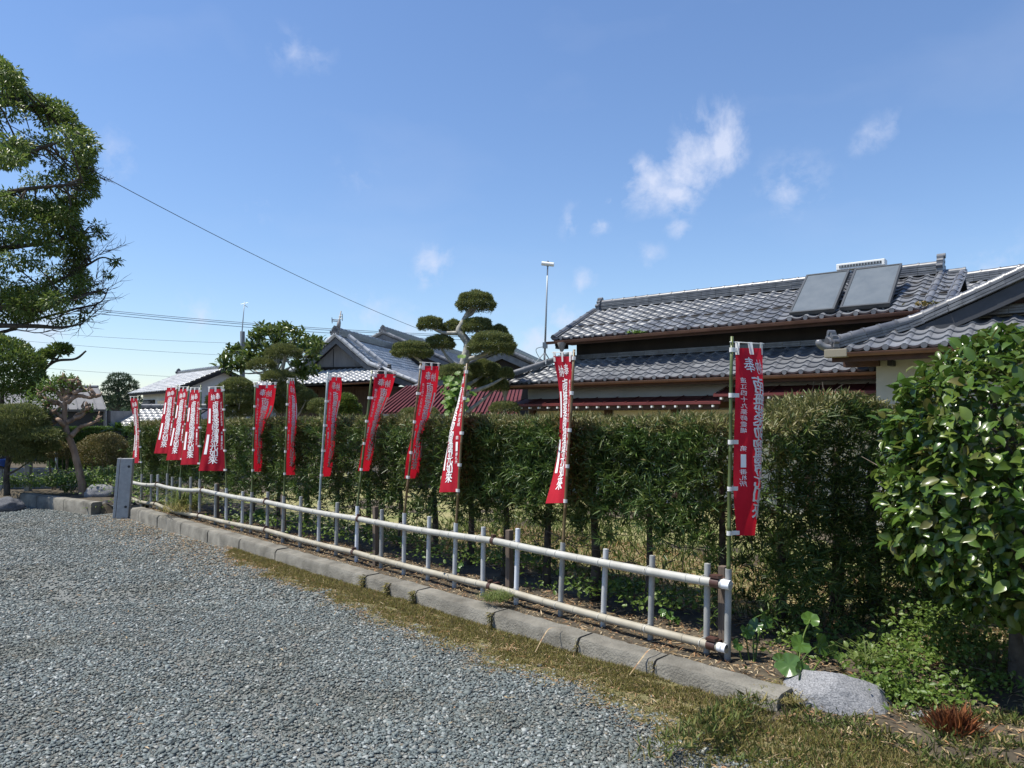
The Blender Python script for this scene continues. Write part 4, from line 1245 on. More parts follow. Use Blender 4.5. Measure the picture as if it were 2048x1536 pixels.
def grass_clump(name, label, px, py, Y, n, L, m, rad, w=.007, up=.7, curl=.45, cat='grass'):
    c = P(px, py, Y)
    a = rng.random(n) * 6.283; rr = rad * rng.random(n) ** .5
    pos = np.stack([c.x + rr * np.cos(a), c.y + rr * np.sin(a), np.full(n, c.z)], 1)
    d = rdir(n); d[:, 2] = np.abs(d[:, 2]) * .5 + up
    k = 3
    # two-piece arching blades
    Ls = L * (.5 + .6 * rng.random(n))
    side = nrm(np.cross(nrm(d), [0, 0, 1.0]))
    d = nrm(d)
    hz = nrm(d * [1, 1, 0])
    p1 = pos + d * Ls[:, None] * .5
    d2 = nrm(d * .55 + hz * .75 - np.array([0, 0, .12]))
    p2 = p1 + d2 * Ls[:, None] * .33
    p3 = p2 + nrm(hz * 1.0 - np.array([0, 0, .6])) * Ls[:, None] * .25
    ww = w * (.7 + .6 * rng.random(n))[:, None]
    V = np.stack([pos - side * ww * .4, pos + side * ww * .4, p1 - side * ww * .5, p1 + side * ww * .5, p2 - side * ww * .35, p2 + side * ww * .35, p3, p3 + side * .0004], 1).reshape(-1, 3)
    b = (np.arange(n) * 8)[:, None]
    Fc = np.concatenate([b + [0, 1, 3, 2], b + [2, 3, 5, 4], b + [4, 5, 7, 6]], 0)
    return tag(mesh_np(name, V, Fc, m, None, False, None), label, cat)
grass_clump('grass_clump', 'tall arching grass clump leaning over the kerb beside the pipe fence', 372, 1020, 11.3, 260, .62, 'green_grass', .20, .010)
grass_clump('grass_clump', 'dry half-bleached grass at the kerb edge below the arching clump', 360, 1022, 11.0, 170, .34, 'grass', .24, .008, .35)
grass_clump('grass_clump', 'fine bright green grass tuft by the middle fence pipe', 995, 1200, 5.75, 420, .13, 'green_grass', .10, .0035, .6)
grass_clump('grass_clump', 'thin grass tuft in the shade behind the granite rock', 1730, 1330, 4.2, 60, .22, 'green_grass', .05, .005)
grass_clump('grass_clump', 'thin dark grass at the edge of the camellia shade', 1920, 1300, 4.4, 70, .2, 'green_grass', .12, .005)
grass_clump('grass_clump', 'low dry grass along the kerb end beside the rock', 1560, 1390, 3.98, 500, .085, 'grass', .14, .0035, .4)
grass_clump('grass_clump', 'short green-brown grass in front of the granite rock', 1700, 1490, 3.6, 1500, .075, 'grass', .34, .0035, .4)
grass_clump('grass_clump', 'short grass fading into the camellia shade in the corner', 1850, 1530, 3.4, 1500, .075, 'grass', .36, .0035, .4)
grass_clump('dry_grass_fan', 'pale fan of split dry leaf lying on the turf before the rock', 1712, 1458, 3.68, 12, .11, 'straw', .01, .012, .15)
grass_clump('dry_grass_fan', 'pale dry leaf fan lying on the turf below the kerb', 1018, 1300, 5.0, 26, .10, 'straw', .012, .006, .12)
# rusty dead conifer tuft
n = 900
c = P(1905, 1490, 3.55); c.z = .02
a = rng.normal(size=(n, 2)) * [.035, .03]
pos = np.stack([c.x + a[:, 0], c.y + a[:, 1], .0 + .10 * rng.random(n)], 1)
d = rdir(n) * .45 + np.array([0, -.05, .85]) + np.stack([a[:, 0] * 8, a[:, 1] * 8, np.zeros(n)], 1)
tag(leaves('dead_conifer_tuft', pos, d, rdir(n), .05 + .07 * rng.random(n), .004, 'rust_needle', kind=None, curl=.2), 'rust-coloured dead conifer tuft in the litter under the camellia', 'dead plant')
# single long dry blades hanging over the kerb
for (px, py, Y, dx, lab) in ((1100, 1262, 4.95, -.03, 'long pale dry blade hanging over the kerb between two joints'), (1300, 1305, 4.5, -.07, 'long pale dry blade hanging over the kerb towards its open end')):
    a = P(px, py, Y); a.z = .135
    pts = catmull([a + KN * .12, a + Vector((0, 0, .03)), a - KN * .06 + Vector((dx * .4, 0, -.03)), a - KN * .10 + Vector((dx, 0, -.11))], 5)
    m = MB()
    for i in range(len(pts) - 1):
        w_ = .005 * (1 - abs(i / len(pts) - .5))
        m.add([pts[i] - KU * w_, pts[i] + KU * w_, pts[i + 1] + KU * w_, pts[i + 1] - KU * w_], [(0, 1, 2, 3)])
    tag(m.build('fallen_leaf', 'straw'), lab, 'dry leaf')
# ================================================================ tiled roofs
def tile_verts(p, L, thick=.028, amp=.026, nseg=8):
    """one S-shaped pantile: x across, y up the slope, z off the deck"""
    xs = np.linspace(0, p * 1.04, nseg + 1)
    t = xs / p
    prof = amp * (np.where(t < .68, -np.sin(t / .68 * math.pi) * .75, np.sin((np.clip(t, .68, 1.04) - .68) / .36 * math.pi) * .95))
    prof = prof + .3 * amp
    v, f = [], []
    for x, z in zip(xs, prof): v.append((x, 0, z + thick))
    for x, z in zip(xs, prof): v.append((x, L, z + .004))
    for x, z in zip(xs, prof): v.append((x, 0.004, z - .002))
    n = nseg + 1
    for i in range(nseg):
        f.append((i, i + 1, n + i + 1, n + i))
        f.append((2 * n + i, 2 * n + i + 1, i + 1, i))
    return v, f
def tile_mesh(p, L, m, cache={}, **kw):
    key = (round(p, 4), round(L, 4), m)
    if key not in cache:
        v, f = tile_verts(p, L, **kw)
        me = bpy.data.meshes.new('roof_tile'); me.from_pydata(v, [], f)
        me.polygons.foreach_set('use_smooth', [True] * len(me.polygons))
        try: me.set_sharp_from_angle(angle=R(50))
        except Exception: pass
        me.materials.append(MATS[m]); cache[key] = me
    return cache[key]
def tiles(O, e, w, ne, nw, p, ex, inside=None, skew=None):
    """matrices of tiles laid from eave origin O along e, up w"""
    e, w = Vector(e).normalized(), Vector(w).normalized()
    n = e.cross(w); n.normalize()
    if n.z < 0: n = -n
    out = []
    for j in range(nw):
        for i in range(ne):
            if inside and not inside((i + .5) * p, (j + .5) * ex): continue
            o = Vector(O) + e * (i * p) + w * (j * ex)
            M = Matrix(((e.x, w.x, n.x, o.x), (e.y, w.y, n.y, o.y), (e.z, w.z, n.z, o.z), (0, 0, 0, 1)))
            out.append((M, i, j))
    return out
def tiles_joined(name, Ms, p, L, m, parent, flip=False, **kw):
    v, f = tile_verts(p, L, **kw)
    v = np.array(v); q = np.array(f)
    n = len(v)
    V, Fc = [], []
    for k, (M, i, j) in enumerate(Ms):
        A = np.array(M)
        V.append(v @ A[:3, :3].T + A[:3, 3]); Fc.append(q + k * n)
    return mesh_np(name, np.concatenate(V), np.concatenate(Fc), m, parent, True, 'stuff')
def tiles_objects(Ms, p, L, m, parent, **kw):
    me = tile_mesh(p, L, m, **kw)
    for (M, i, j) in Ms:
        jig = Matrix.Rotation(R((random.random() - .5) * 1.6), 4, 'Z') @ Matrix.Rotation(R((random.random() - .5) * 1.2), 4, 'X')
        ob = bpy.data.objects.new('roof_tile', me)
        link(ob, parent); ob.matrix_basis = M @ jig
def ridge(name, pts, parent, courses=4, wid=.15, ch=.036, cap_r=.075, cap_l=.27, m='ridge_tile', piece=.28, caps=True):
    """stacked flat ridge tiles topped by round cap tiles, along a polyline"""
    pts = [Vector(p) for p in pts]
    segs = []
    for a, b in zip(pts[:-1], pts[1:]):
        L = (b - a).length; k = max(1, round(L / piece))
        for q in range(k):
            segs.append((a.lerp(b, q / k), a.lerp(b, (q + 1) / k)))
    mb = MB()
    for (a, b) in segs:
        d = (b - a).normalized(); s = Vector((d.y, -d.x, 0)).normalized(); u = s.cross(d)
        if u.z < 0: u = -u
        for c in range(courses):
            wv = wid * (1 - .05 * c) * (1 + .03 * (random.random() - .5)) / 2
            sh = d * ((c % 2) * piece * .5)
            g = (b - a) * .5
            mb.obox((a + b) / 2 + sh * .0 + u * (ch * (c + .5)), g * .985, s * (wv + (.008 if c % 2 == 0 else 0)), u * (ch * .36))
        mb.obox((a + b) / 2 + u * (ch * courses * .5), (b - a) * .5, s * (wid * .38), u * (ch * courses * .5 - .002))
    o = mb.build(name, m, parent)
    if caps:
        for a, b in zip(pts[:-1], pts[1:]):
            L = (b - a).length; k = max(1, round(L / cap_l))
            d = (b - a).normalized(); s = Vector((d.y, -d.x, 0)).normalized(); u = s.cross(d)
            if u.z < 0: u = -u
            for q in range(k):
                A = a.lerp(b, q / k) + u * (ch * courses - .012); B = a.lerp(b, (q + 1) / k) + u * (ch * courses - .012)
                mb = MB()
                mb.tube([A, A + d * .03, A + d * .031, B + d * .01], [cap_r * 1.12, cap_r * 1.12, cap_r, cap_r * .97], 10)
                mb.build('cap_tile', m, o, smooth=40)
    return o
def oni(name, p, d, parent, sc=1.0, m='ridge_tile'):
    """demon-tile: stepped scroll block closing a ridge"""
    p = Vector(p); d = Vector(d).normalized(); s = Vector((d.y, -d.x, 0)).normalized(); z = Vector((0, 0, 1))
    mb = MB()
    mb.obox(p + z * .05 * sc, d * .05 * sc, s * .17 * sc, z * .05 * sc)
    mb.obox(p + z * .14 * sc, d * .045 * sc, s * .12 * sc, z * .06 * sc)
    mb.obox(p + z * .235 * sc, d * .05 * sc, s * .085 * sc, z * .04 * sc)
    for k in (-1, 1):
        mb.tube([p + s * (.15 * k * sc) + z * .10 * sc - d * .05 * sc, p + s * (.15 * k * sc) + z * .10 * sc + d * .05 * sc], .045 * sc, 10)
        mb.tube([p + s * (.09 * k * sc) + z * .20 * sc - d * .05 * sc, p + s * (.09 * k * sc) + z * .20 * sc + d * .05 * sc], .035 * sc, 10)
    mb.tube([p + z * .285 * sc - d * .06 * sc, p + z * .285 * sc + d * .07 * sc], .045 * sc, 12)
    return mb.build(name, m, parent, bevel=.004)
def gutter(name, a, b, parent, r=.05, m='copper'):
    a, b = Vector(a), Vector(b)
    d = (b - a).normalized(); s = Vector((d.y, -d.x, 0)).normalized(); z = Vector((0, 0, 1))
    mb = MB(); K = 8
    for P_ in (a, b):
        for k in range(K + 1):
            an = math.pi + math.pi * k / K
            mb.v.append(tuple(P_ + s * (math.cos(an) * r) + z * (math.sin(an) * r)))
        for k in range(K + 1):
            an = 2 * math.pi - math.pi * k / K
            mb.v.append(tuple(P_ + s * (math.cos(an) * r * .9) + z * (math.sin(an) * r * .9 + .002)))
    n = 2 * (K + 1)
    for k in range(n):
        mb.f.append((k, (k + 1) % n, n + (k + 1) % n, n + k)); mb.mi.append(0)
    mb.f.append(tuple(range(n))); mb.mi.append(0); mb.f.append(tuple(range(2 * n - 1, n - 1, -1))); mb.mi.append(0)
    return mb.build(name, m, parent, smooth=50)
def quadslab(pts, t, name, m, parent, down=True):
    """four-corner slab of thickness t hanging below the given quad"""
    pts = [Vector(p) for p in pts]
    n = (pts[1] - pts[0]).cross(pts[3] - pts[0]).normalized()
    if n.z < 0: n = -n
    lo = [p - n * t for p in pts]
    return MB().hexa(lo + pts).build(name, m, parent)

# ---------------------------------------------------------------- two-storey tiled house
HO = Vector((3.775, 11.5, 0)); HU = Vector((-.785, .62, 0)).normalized(); HN = Vector((.62, .785, 0)).normalized()
def hp(s, d, z): return HO + HU * s + HN * d + Vector((0, 0, z))
house = thing('tiled_house', hp(1.5, 2.5, .08), 'two-storey house with grey pantile roofs, dark upper wall and two roof collectors', 'house')
SL = .48
wdir = (HN + Vector((0, 0, SL))).normalized()
PIT, EXP = .245, .192
# walls
MB().obox(hp(.68, 2.55, 3.0), HU * 3.25, HN * 1.55, (0, 0, .47)).build('upper_wall', 'dark_wall', house)
MB().obox(hp(.9, 3.3, 1.2), HU * 3.85, HN * 2.85, (0, 0, 1.14)).build('lower_wall', 'beige_wall', house)
# lower roof
e0, e1 = -2.9, 5.05
RUN1 = 1.0
lr = quadslab([hp(e0, 0, 2.285), hp(e1, 0, 2.285), hp(e1 - RUN1, RUN1, 2.285 + SL * RUN1), hp(e0, RUN1, 2.285 + SL * RUN1)], .06, 'lower_roof', 'roof_deck', house)
ur = None
UE0, UE1, UZ, UD = -2.68, 4.15, 3.16, .50
RUN2 = 1.50
ur = quadslab([hp(UE0, UD, UZ), hp(UE1, UD, UZ), hp(UE1, UD + RUN2, UZ + SL * RUN2), hp(UE0, UD + RUN2, UZ + SL * RUN2)], .06, 'upper_roof', 'roof_deck', house)
Ma = tiles(hp(e1, -.03, 2.2855), -HU, wdir, int((e1 - e0) / PIT), 6, PIT, EXP, lambda x, y: x > y * .90 - .1)
Mb = tiles(hp(UE1, UD - .03, UZ + .005), -HU, wdir, int((UE1 - UE0) / PIT) + 1, 9, PIT, EXP)
allt = [(M, i, j, lr) for (M, i, j) in Ma] + [(M, i, j, ur) for (M, i, j) in Mb]
allt.sort(key=lambda q: q[0].translation.length)
for par in (lr, ur):
    tiles_objects([(q[0], 0, 0) for q in allt[:300] if q[3] is par], PIT, EXP * 1.12, 'roof_tile', par)
    tiles_joined('roof_tiles', [(q[0], 0, 0) for q in allt[300:] if q[3] is par], PIT, EXP * 1.12, 'roof_tile', par)
# eave round-end tiles
for (O, n_, par, zz, dd) in ((e1, int((e1 - e0) / PIT), lr, 2.300, -.045), (UE1, int((UE1 - UE0) / PIT), ur, UZ + .018, UD - .045)):
    mb = MB()
    for i in range(n_):
        c = hp(O - (i + .86) * PIT, dd, zz)
        mb.tube([c - HN * .008, c + HN * .03], .036, 8)
    mb.build('eave_ends', 'ridge_tile', par, kind='stuff')
# back slopes and hip
quadslab([hp(UE1, UD + 2 * RUN2, UZ), hp(UE0, UD + 2 * RUN2, UZ), hp(UE0, UD + RUN2, UZ + SL * RUN2 - .004), hp(UE1, UD + RUN2, UZ + SL * RUN2 - .004)], .06, 'back_roof', 'roof_deck', house)
sr = quadslab([hp(e1, 0, 2.285), hp(e1, 6.2, 2.285), hp(e1 - RUN1, 6.2 - RUN1, 2.285 + SL * RUN1), hp(e1 - RUN1, RUN1, 2.285 + SL * RUN1)], .06, 'side_roof', 'roof_deck', house)
tiles_joined('roof_tiles', tiles(hp(e1 + .03, 6.2, 2.2855), -HN, (-HU + Vector((0, 0, SL))).normalized(), 25, 6, PIT, EXP, lambda x, y: x > y * .9 and x < 6.2 - y * .9), PIT, EXP * 1.12, 'roof_tile', sr)
ridge('hip_ridge', [hp(e1 + .02, -.02, 2.36), hp(e1 - RUN1, RUN1, 2.36 + SL * RUN1)], house, 2, .15, .035, .06)
# flashing course where the lower roof meets the upper wall
ridge('wall_ridge', [hp(-2.5, RUN1 - .02, 2.285 + SL * RUN1 + .01), hp(e1 - RUN1, RUN1 - .02, 2.285 + SL * RUN1 + .01)], house, 3, .16, .032, .05, caps=False)
# main ridge, verge, ornaments
RZ = UZ + SL * RUN2 + .02
ridge('main_ridge', [hp(-2.33, UD + RUN2, RZ), hp(UE1 - .22, UD + RUN2, RZ)], house, 5, .17, .034, .062)
oni('ridge_ornament', hp(UE1 - .18, UD + RUN2, RZ), HU, house, .85)
oni('ridge_ornament', hp(-2.36, UD + RUN2, RZ + .02), -HU, house, .95)
ridge('verge', [hp(UE1 - .02, UD - .03, UZ + .03), hp(UE1 - .02, UD + RUN2, UZ + SL * RUN2 + .03)], house, 1, .13, .02, .055)
ridge('descending_ridge', [hp(-2.38, UD + .05, UZ + .05), hp(-2.38, UD + RUN2, UZ + SL * RUN2 + .04)], house, 1, .13, .03, .055)
ridge('verge', [hp(UE0 + .02, UD - .02, UZ + .03), hp(UE0 + .02, UD + RUN2 * .97, UZ + SL * RUN2 + .0)], house, 1, .13, .02, .05)
ridge('short_ridge', [hp(UE0 - .02, UD + RUN2, RZ - .04), hp(-2.42, UD + RUN2, RZ - .04)], house, 2, .15, .034, .055)
# fascia, soffits, gutters
MB().obox(hp((UE0 + UE1) / 2, UD + .03, UZ - .075), HU * ((UE1 - UE0) / 2 - .02), HN * .012, (0, 0, .045)).build('fascia', 'brown_timber', ur)
MB().obox(hp((UE0 + UE1) / 2, UD + .32, UZ - .06), HU * ((UE1 - UE0) / 2 - .05), HN * .27, (0, 0, .012)).build('soffit', 'dark_wall', ur)
MB().obox(hp((e0 + e1) / 2, .03, 2.21), HU * ((e1 - e0) / 2 - .02), HN * .012, (0, 0, .045)).build('fascia', 'brown_timber', lr)
gutter('gutter', hp(UE0 - .02, UD - .075, UZ - .02), hp(UE1 + .1, UD - .075, UZ - .045), house)
gutter('gutter', hp(e0, -.075, 2.262), hp(e1 + .08, -.075, 2.242), house)
MB().obox(hp(UE1 - .05, UD + .75, UZ + .28), HU * .02, (HN * .74 + Vector((0, 0, SL * .74))), (0, 0, .05)).build('bargeboard', 'dark_wall', ur)
MB().obox(hp(UE1 - .12, UD + .12, UZ - .13), HU * .09, HN * .10, (0, 0, .05)).build('bracket', 'black_board', ur)
# funnel heads and downpipes
def funnel(c, m='downpipe'):
    c = Vector(c)
    mb = MB(); mb.tube([c, c - Vector((0, 0, .02)), c - Vector((0, 0, .10)), c - Vector((0, 0, .16))], [.085, .085, .055, .035], 12)
    mb.tube(catmull([c - Vector((0, 0, .14)), c - Vector((0, 0, .22)), c - Vector((-.10, -.05, .33)), c - Vector((-.16, -.1, .42))], 4), .03, 8)
    return mb.build('downpipe_head', m, house, smooth=40)
funnel(hp(UE1 - .25, UD - .075, UZ - .08))
c = hp(e1 - .12, -.075, 2.18)
mb = MB(); mb.tube([c, c - Vector((0, 0, .03)), c - Vector((0, 0, .10)), c - Vector((0, 0, .14))], [.07, .07, .05, .035], 12)
mb.tube([c - Vector((0, 0, .12)), c - Vector((0, 0, 1.2)), c - Vector((0, 0, 2.1))], .032, 8)
mb.build('downpipe_head', 'downpipe', house, smooth=40)
# red metal lean-to over the ground-floor windows
def leanto(s0, s1, d0, z0, d1, z1, dots, posts=()):
    lt = quadslab([hp(s0, d1, z1), hp(s1, d1, z1), hp(s1, d0, z0), hp(s0, d0, z0)], .02, 'canopy', 'red_metal', house)
    n = int((s1 - s0) / .42)
    for i in range(n + 1):
        s = s0 + (s1 - s0) * i / n
        a, b = hp(s, d1, z1 + .012), hp(s, d0, z0 + .012)
        MB().obox((a + b) / 2, HU * .008, (b - a) / 2, (0, 0, .005)).build('seam', 'red_metal', lt)
    MB().obox(hp((s0 + s1) / 2, d1 - .012, z1 - .012), HU * ((s1 - s0) / 2 + .01), HN * .010, (0, 0, .022)).build('drip_edge', 'red_metal_dark', lt)
    MB().obox(hp((s0 + s1) / 2, d1 + .07, z1 - .075), HU * ((s1 - s0) / 2 - .05), HN * .03, (0, 0, .035)).build('eave_beam', 'brown_timber', lt)
    for i in range(dots):
        s = s0 + .12 + (s1 - s0 - .24) * i / (dots - 1)
        MB().obox(hp(s, d1 + .02, z1 - .065), HU * .016, HN * .045, (0, 0, .016)).build('rafter_end', 'white_paint', lt)
    return lt
leanto(.45, 4.85, .46, 1.985, -.10, 1.86, 20)
leanto(-2.5, .55, .46, 2.12, -.10, 1.98, 12)
MB().obox(hp(-1.3, -.125, 1.94), HU * .16, HN * .004, (0, 0, .018)).build('rust_patch', 'orange_rust', house)
# ground-floor bays below the canopy
for s in (4.6, 2.83, 1.47, .3, -.8, -1.9):
    MB().obox(hp(s, .40, .98), HU * .06, HN * .05, (0, 0, .90)).build('post', 'brown_timber', house)
MB().obox(hp(1.6, .41, 1.82), HU * 3.15, HN * .035, (0, 0, .05)).build('head_rail', 'brown_timber', house)
for (a, b) in ((2.93, 4.5), (1.57, 2.73), (.4, 1.37), (-.7, .2), (-1.8, -.9)):
    MB().obox(hp((a + b) / 2, .432, 1.30), HU * ((b - a) / 2), HN * .010, (0, 0, .44)).build('panel', 'cream_wall', house)
# roof collectors: corners traced onto the roof plane, lifted on their feet
def on_roof(px, py, lift):
    k = Vector(((px - 1024) / F, 1.0, -(py - H0) / F))
    n = HU.cross(wdir).normalized(); n = n if n.z > 0 else -n
    o = hp(0, UD, UZ) + n * lift
    t = (o - Vector((0, 0, CH))).dot(n) / k.dot(n)
    return Vector((0, 0, CH)) + k * t, n
col = thing('solar_water_heater', on_roof(1690, 600, .06)[0], 'pair of dark glazed solar collectors fixed to the upper pantile roof', 'solar panel')
B0 = on_roof(1580, 627, .10)[0]
cup = (HN + Vector((0, 0, .80))).normalized()
cn = HU.cross(cup).normalized(); cn = cn if cn.z > 0 else -cn
def on_rack(px, py):
    k = Vector(((px - 1024) / F, 1.0, -(py - H0) / F))
    t = (B0 - Vector((0, 0, CH))).dot(cn) / k.dot(cn)
    return Vector((0, 0, CH)) + k * t
for q in (((1580, 627), (1671, 618), (1697, 541), (1611, 551)), ((1682, 616), (1782, 607), (1802, 528), (1707, 539))):
    pts = [on_rack(x, y) for (x, y) in q]
    n = cn
    ctr = sum(pts, Vector()) / 4
    ex = -HU * (((pts[1] - pts[0]).length + (pts[2] - pts[3]).length) / 4); ey = cup * (((pts[3] - pts[0]).length + (pts[2] - pts[1]).length) / 4)
    case = MB().obox(ctr - n * .030, ex, ey, n * .030).build('collector', 'collector_frame', col, bevel=.006)
    fw = .016
    kx, ky = fw / ex.length, fw / ey.length
    for (c_, a_, b_) in ((ex * (1 - kx), ex * kx, ey), (-ex * (1 - kx), ex * kx, ey), (ey * (1 - ky), ex * (1 - 2 * kx), ey * ky), (-ey * (1 - ky), ex * (1 - 2 * kx), ey * ky)):
        MB().obox(ctr + c_ + n * .006, a_, b_, n * .008).build('frame', 'collector_frame', case)
    MB().obox(ctr + n * .002, ex * (1 - 2 * kx), ey * (1 - 2 * ky), n * .003).build('glass', 'collector_glass', case)
    for k in (-.7, .7):
        top = ctr + ex * k + ey * .8 - n * .06
        foot = Vector((top.x, top.y, UZ + SL * ((top - HO).dot(HN) - UD) + .02))
        MB().tube([top, foot], .014, 6).build('leg', 'galvanised', case)
        low = ctr + ex * k - ey * .9 - n * .06
        foot = Vector((low.x, low.y, UZ + SL * ((low - HO).dot(HN) - UD) + .0))
        MB().tube([low, foot], .014, 6).build('leg', 'galvanised', case)
p0, n = on_roof(1678, 622, .12); p1, _ = on_roof(1700, 545, .12)
MB().tube(catmull([on_roof(1800, 560, .05)[0], on_roof(1840, 566, .03)[0], on_roof(1880, 566, .03)[0], on_roof(1925, 590, .03)[0]], 6), .011, 6).build('hose', 'cable_black', col, smooth=True)
MB().tube(catmull([on_roof(1790, 590, .05)[0], on_roof(1830, 580, .03)[0], on_roof(1890, 576, .03)[0]], 6), .011, 6).build('hose', 'cable_black', col, smooth=True)
MB().tube(catmull([on_roof(1800, 622, .03)[0], on_roof(1850, 612, .03)[0], on_roof(1898, 598, .03)[0]], 6), .010, 6).build('hose', 'cable_black', col, smooth=True)
MB().tube([on_roof(1700, 548, .10)[0], on_roof(1706, 542, .10)[0]], .02, 8).build('pipe', 'galvanised', col)
vt = thing('vent_unit', hp(-1.2, UD + RUN2 + .08, RZ + .1), 'white louvred vent box on the ridge above the solar collectors', 'vent')
c = hp(-1.18, UD + RUN2 + .02, RZ + .30)
MB().obox(c, HU * .38, HN * .10, (0, 0, .055)).build('casing', 'white_paint', vt, bevel=.012)
MB().obox(c - HN * .102, HU * .33, HN * .004, (0, 0, .022)).build('louvre', 'collector_frame', vt)
for k in range(14):
    MB().obox(c - HN * .108 + HU * (-.30 + k * .046), HU * .008, HN * .004, (0, 0, .020)).build('slat', 'galvanised', vt)
for k in (-.25, .25):
    MB().obox(c + HU * k - Vector((0, 0, .09)), HU * .02, HN * .03, (0, 0, .045)).build('foot', 'galvanised', vt)
weeds('roof_weed', 'small green weed growing in the upper gutter', [(1275, 667, 13.2, .10, .02)], 70, .03, .06, 'fig_leaf')
weeds('roof_weed', 'dry weed clump at the eave under the descending ridge', [(1850, 612, 10.4, .12, .03)], 60, .03, .06, 'azalea_leaf')

# ---------------------------------------------------------------- mast on the hip
mast = thing('antenna_mast', hp(4.6, .45, 2.55), 'slim grey mast with a white tube on top, on the roof hip', 'antenna')
mb_ = P(1089, 726, 14.75); mt_ = P(1095.5, 530, 14.75)
MB().tube([mb_, mb_.lerp(mt_, .5), mt_], [.022, .018, .014], 8).build('pole', 'galvanised', mast, smooth=True)
for (dx, dy) in ((-.22, .0), (.18, .12), (.02, -.2)):
    b = Vector((mb_.x + dx, mb_.y + dy, mb_.z - .04))
    MB().tube([b, mb_.lerp(mt_, .11)], .010, 6).build('leg', 'galvanised', mast)
MB().obox(mb_.lerp(mt_, .18), (.05, 0, 0), (0, .03, 0), (0, 0, .06)).build('box', 'galvanised', mast)
MB().tube(catmull([mb_.lerp(mt_, .17), mb_.lerp(mt_, .14) - Vector((.18, 0, .0)), mb_.lerp(mt_, .05) - Vector((.10, 0, 0)), mb_.lerp(mt_, .02)], 5), .006, 5).build('cable', 'cable_black', mast)
c = P(1095.5, 528, 14.75); a_ = Vector((.125, -.02, -.018))
MB().tube([c - a_, c - a_ * .98, c + a_ * .98, c + a_], [.03, .042, .042, .03], 12).build('tube', 'white_paint', mast, smooth=40)
MB().tube([c - Vector((0, 0, .05)), c + Vector((0, 0, .06))], .024, 8).build('clamp', 'galvanised', mast)

# ---------------------------------------------------------------- house with the sweeping gable ridge
U2 = Vector((.78, -.626, 0)); N2 = Vector((.626, .78, 0))
RO = Vector((4.21, 9.6, 0))
def rp(s, d, z): return RO + U2 * s + N2 * d + Vector((0, 0, z))
h2 = thing('gabled_house', rp(2.5, 3, .08), 'pale-walled house with a sweeping curved gable ridge behind the camellia', 'house')
EZ = 2.475
MB().obox(rp(2.61, 2.9, 1.22), U2 * 2.2, N2 * 2.2, (0, 0, 1.16)).build('wall', 'beige_wall', h2)
MB().obox(rp(.24, .66, 2.36), U2 * .22, N2 * .09, (0, 0, .055)).build('eave_beam', 'brown_timber', h2)
MB().obox(rp(.62, .60, 2.33), U2 * .03, N2 * .12, (0, 0, .035)).build('beam_end', 'black_board', h2)
pr = quadslab([rp(0, 0, EZ), rp(5.2, 0, EZ), rp(5.2, .95, EZ + .45 * .95), rp(.95, .95, EZ + .45 * .95)], .06, 'front_roof', 'roof_deck', h2)
w2 = (N2 + Vector((0, 0, .45))).normalized()
PI2 = .215
tiles_objects(tiles(rp(.06, -.03, EZ + .005), U2, w2, 21, 4, PI2, .225, lambda x, y: x > y * .90 - .05), PI2, .25, 'roof_tile', pr)
for i in range(21):
    c = rp(.06 + (i + .86) * PI2, -.045, EZ + .02)
    MB().tube([c - N2 * .008, c + N2 * .03], .038, 10).build('eave_end', 'ridge_tile', pr, smooth=40)
# roof sides
quadslab([rp(0, 6.5, EZ), rp(0, 0, EZ), rp(.95, .95, EZ + .45 * .95), rp(.95, 6.5, EZ + .45 * .95)], .06, 'side_roof', 'roof_deck', h2)
AP = 3.6
def rake(s):
    """height of the gable rake over s"""
    t = (s - .72) / (AP - .72)
    return 2.75 + (s - .72) * (.38 + .08 * t)
rk = [rp(0.0, -.02, EZ + .02), rp(.35, .30, EZ + .15)] + [rp(s, .72, rake(s)) for s in (.85, 1.3, 1.75, 2.2, 2.7, 3.2, AP)]
rk = catmull(rk, 3)
mr = ridge('sweep_ridge', rk, h2, 3, .20, .036, .07, piece=.36)
# the two outer courses of flat tile on the gable edge
ridge('verge_course', [p + Vector((0, 0, -.03)) - N2 * .12 for p in rk[5:]], h2, 2, .16, .034, .05, piece=.36, caps=False)
oni('ridge_ornament', rp(.02, .0, EZ + .05), -U2 - N2, h2, .72)
MB().tube(catmull([rp(.12, .0, EZ + .06), rp(-.02, -.06, EZ + .05), rp(-.10, -.10, EZ + .10), rp(-.11, -.11, EZ + .16)], 4), [.05] * 10 + [.045, .04, .03], 8).build('corner_tile', 'ridge_tile', h2, smooth=True)
oni('ridge_ornament', rp(1.95 + .25, .62, rake(2.2) + .22), -U2, h2, .6)
mb = MB()
ss2 = np.linspace(.80, AP, 14)
for a, b in zip(ss2[:-1], ss2[1:]):
    za, zb = rake(a) - .05, rake(b) - .05
    h_ = .20
    mb.hexa([rp(a, .56, za - h_), rp(b, .56, zb - h_), rp(b, .62, zb - h_), rp(a, .62, za - h_), rp(a, .56, za), rp(b, .56, zb), rp(b, .62, zb), rp(a, .62, za)])
mb.build('bargeboard', 'slate_dark', h2)
mb = MB()
mb.hexa([rp(1.0, .9, 2.72), rp(5.2, .9, 2.72), rp(5.2, 1.0, 2.72), rp(1.0, 1.0, 2.72), rp(1.0, .9, rake(1.0) - .1), rp(5.2, .9, rake(AP) - .1), rp(5.2, 1.0, rake(AP) - .1), rp(1.0, 1.0, rake(1.0) - .1)])
mb.build('gable_wall', 'beige_wall', h2)
quadslab([rp(.72, .60, rake(.72)), rp(AP, .60, rake(AP)), rp(AP, 6.5, rake(AP)), rp(.72, 6.5, rake(.72))], .06, 'slope_roof', 'roof_deck', h2)
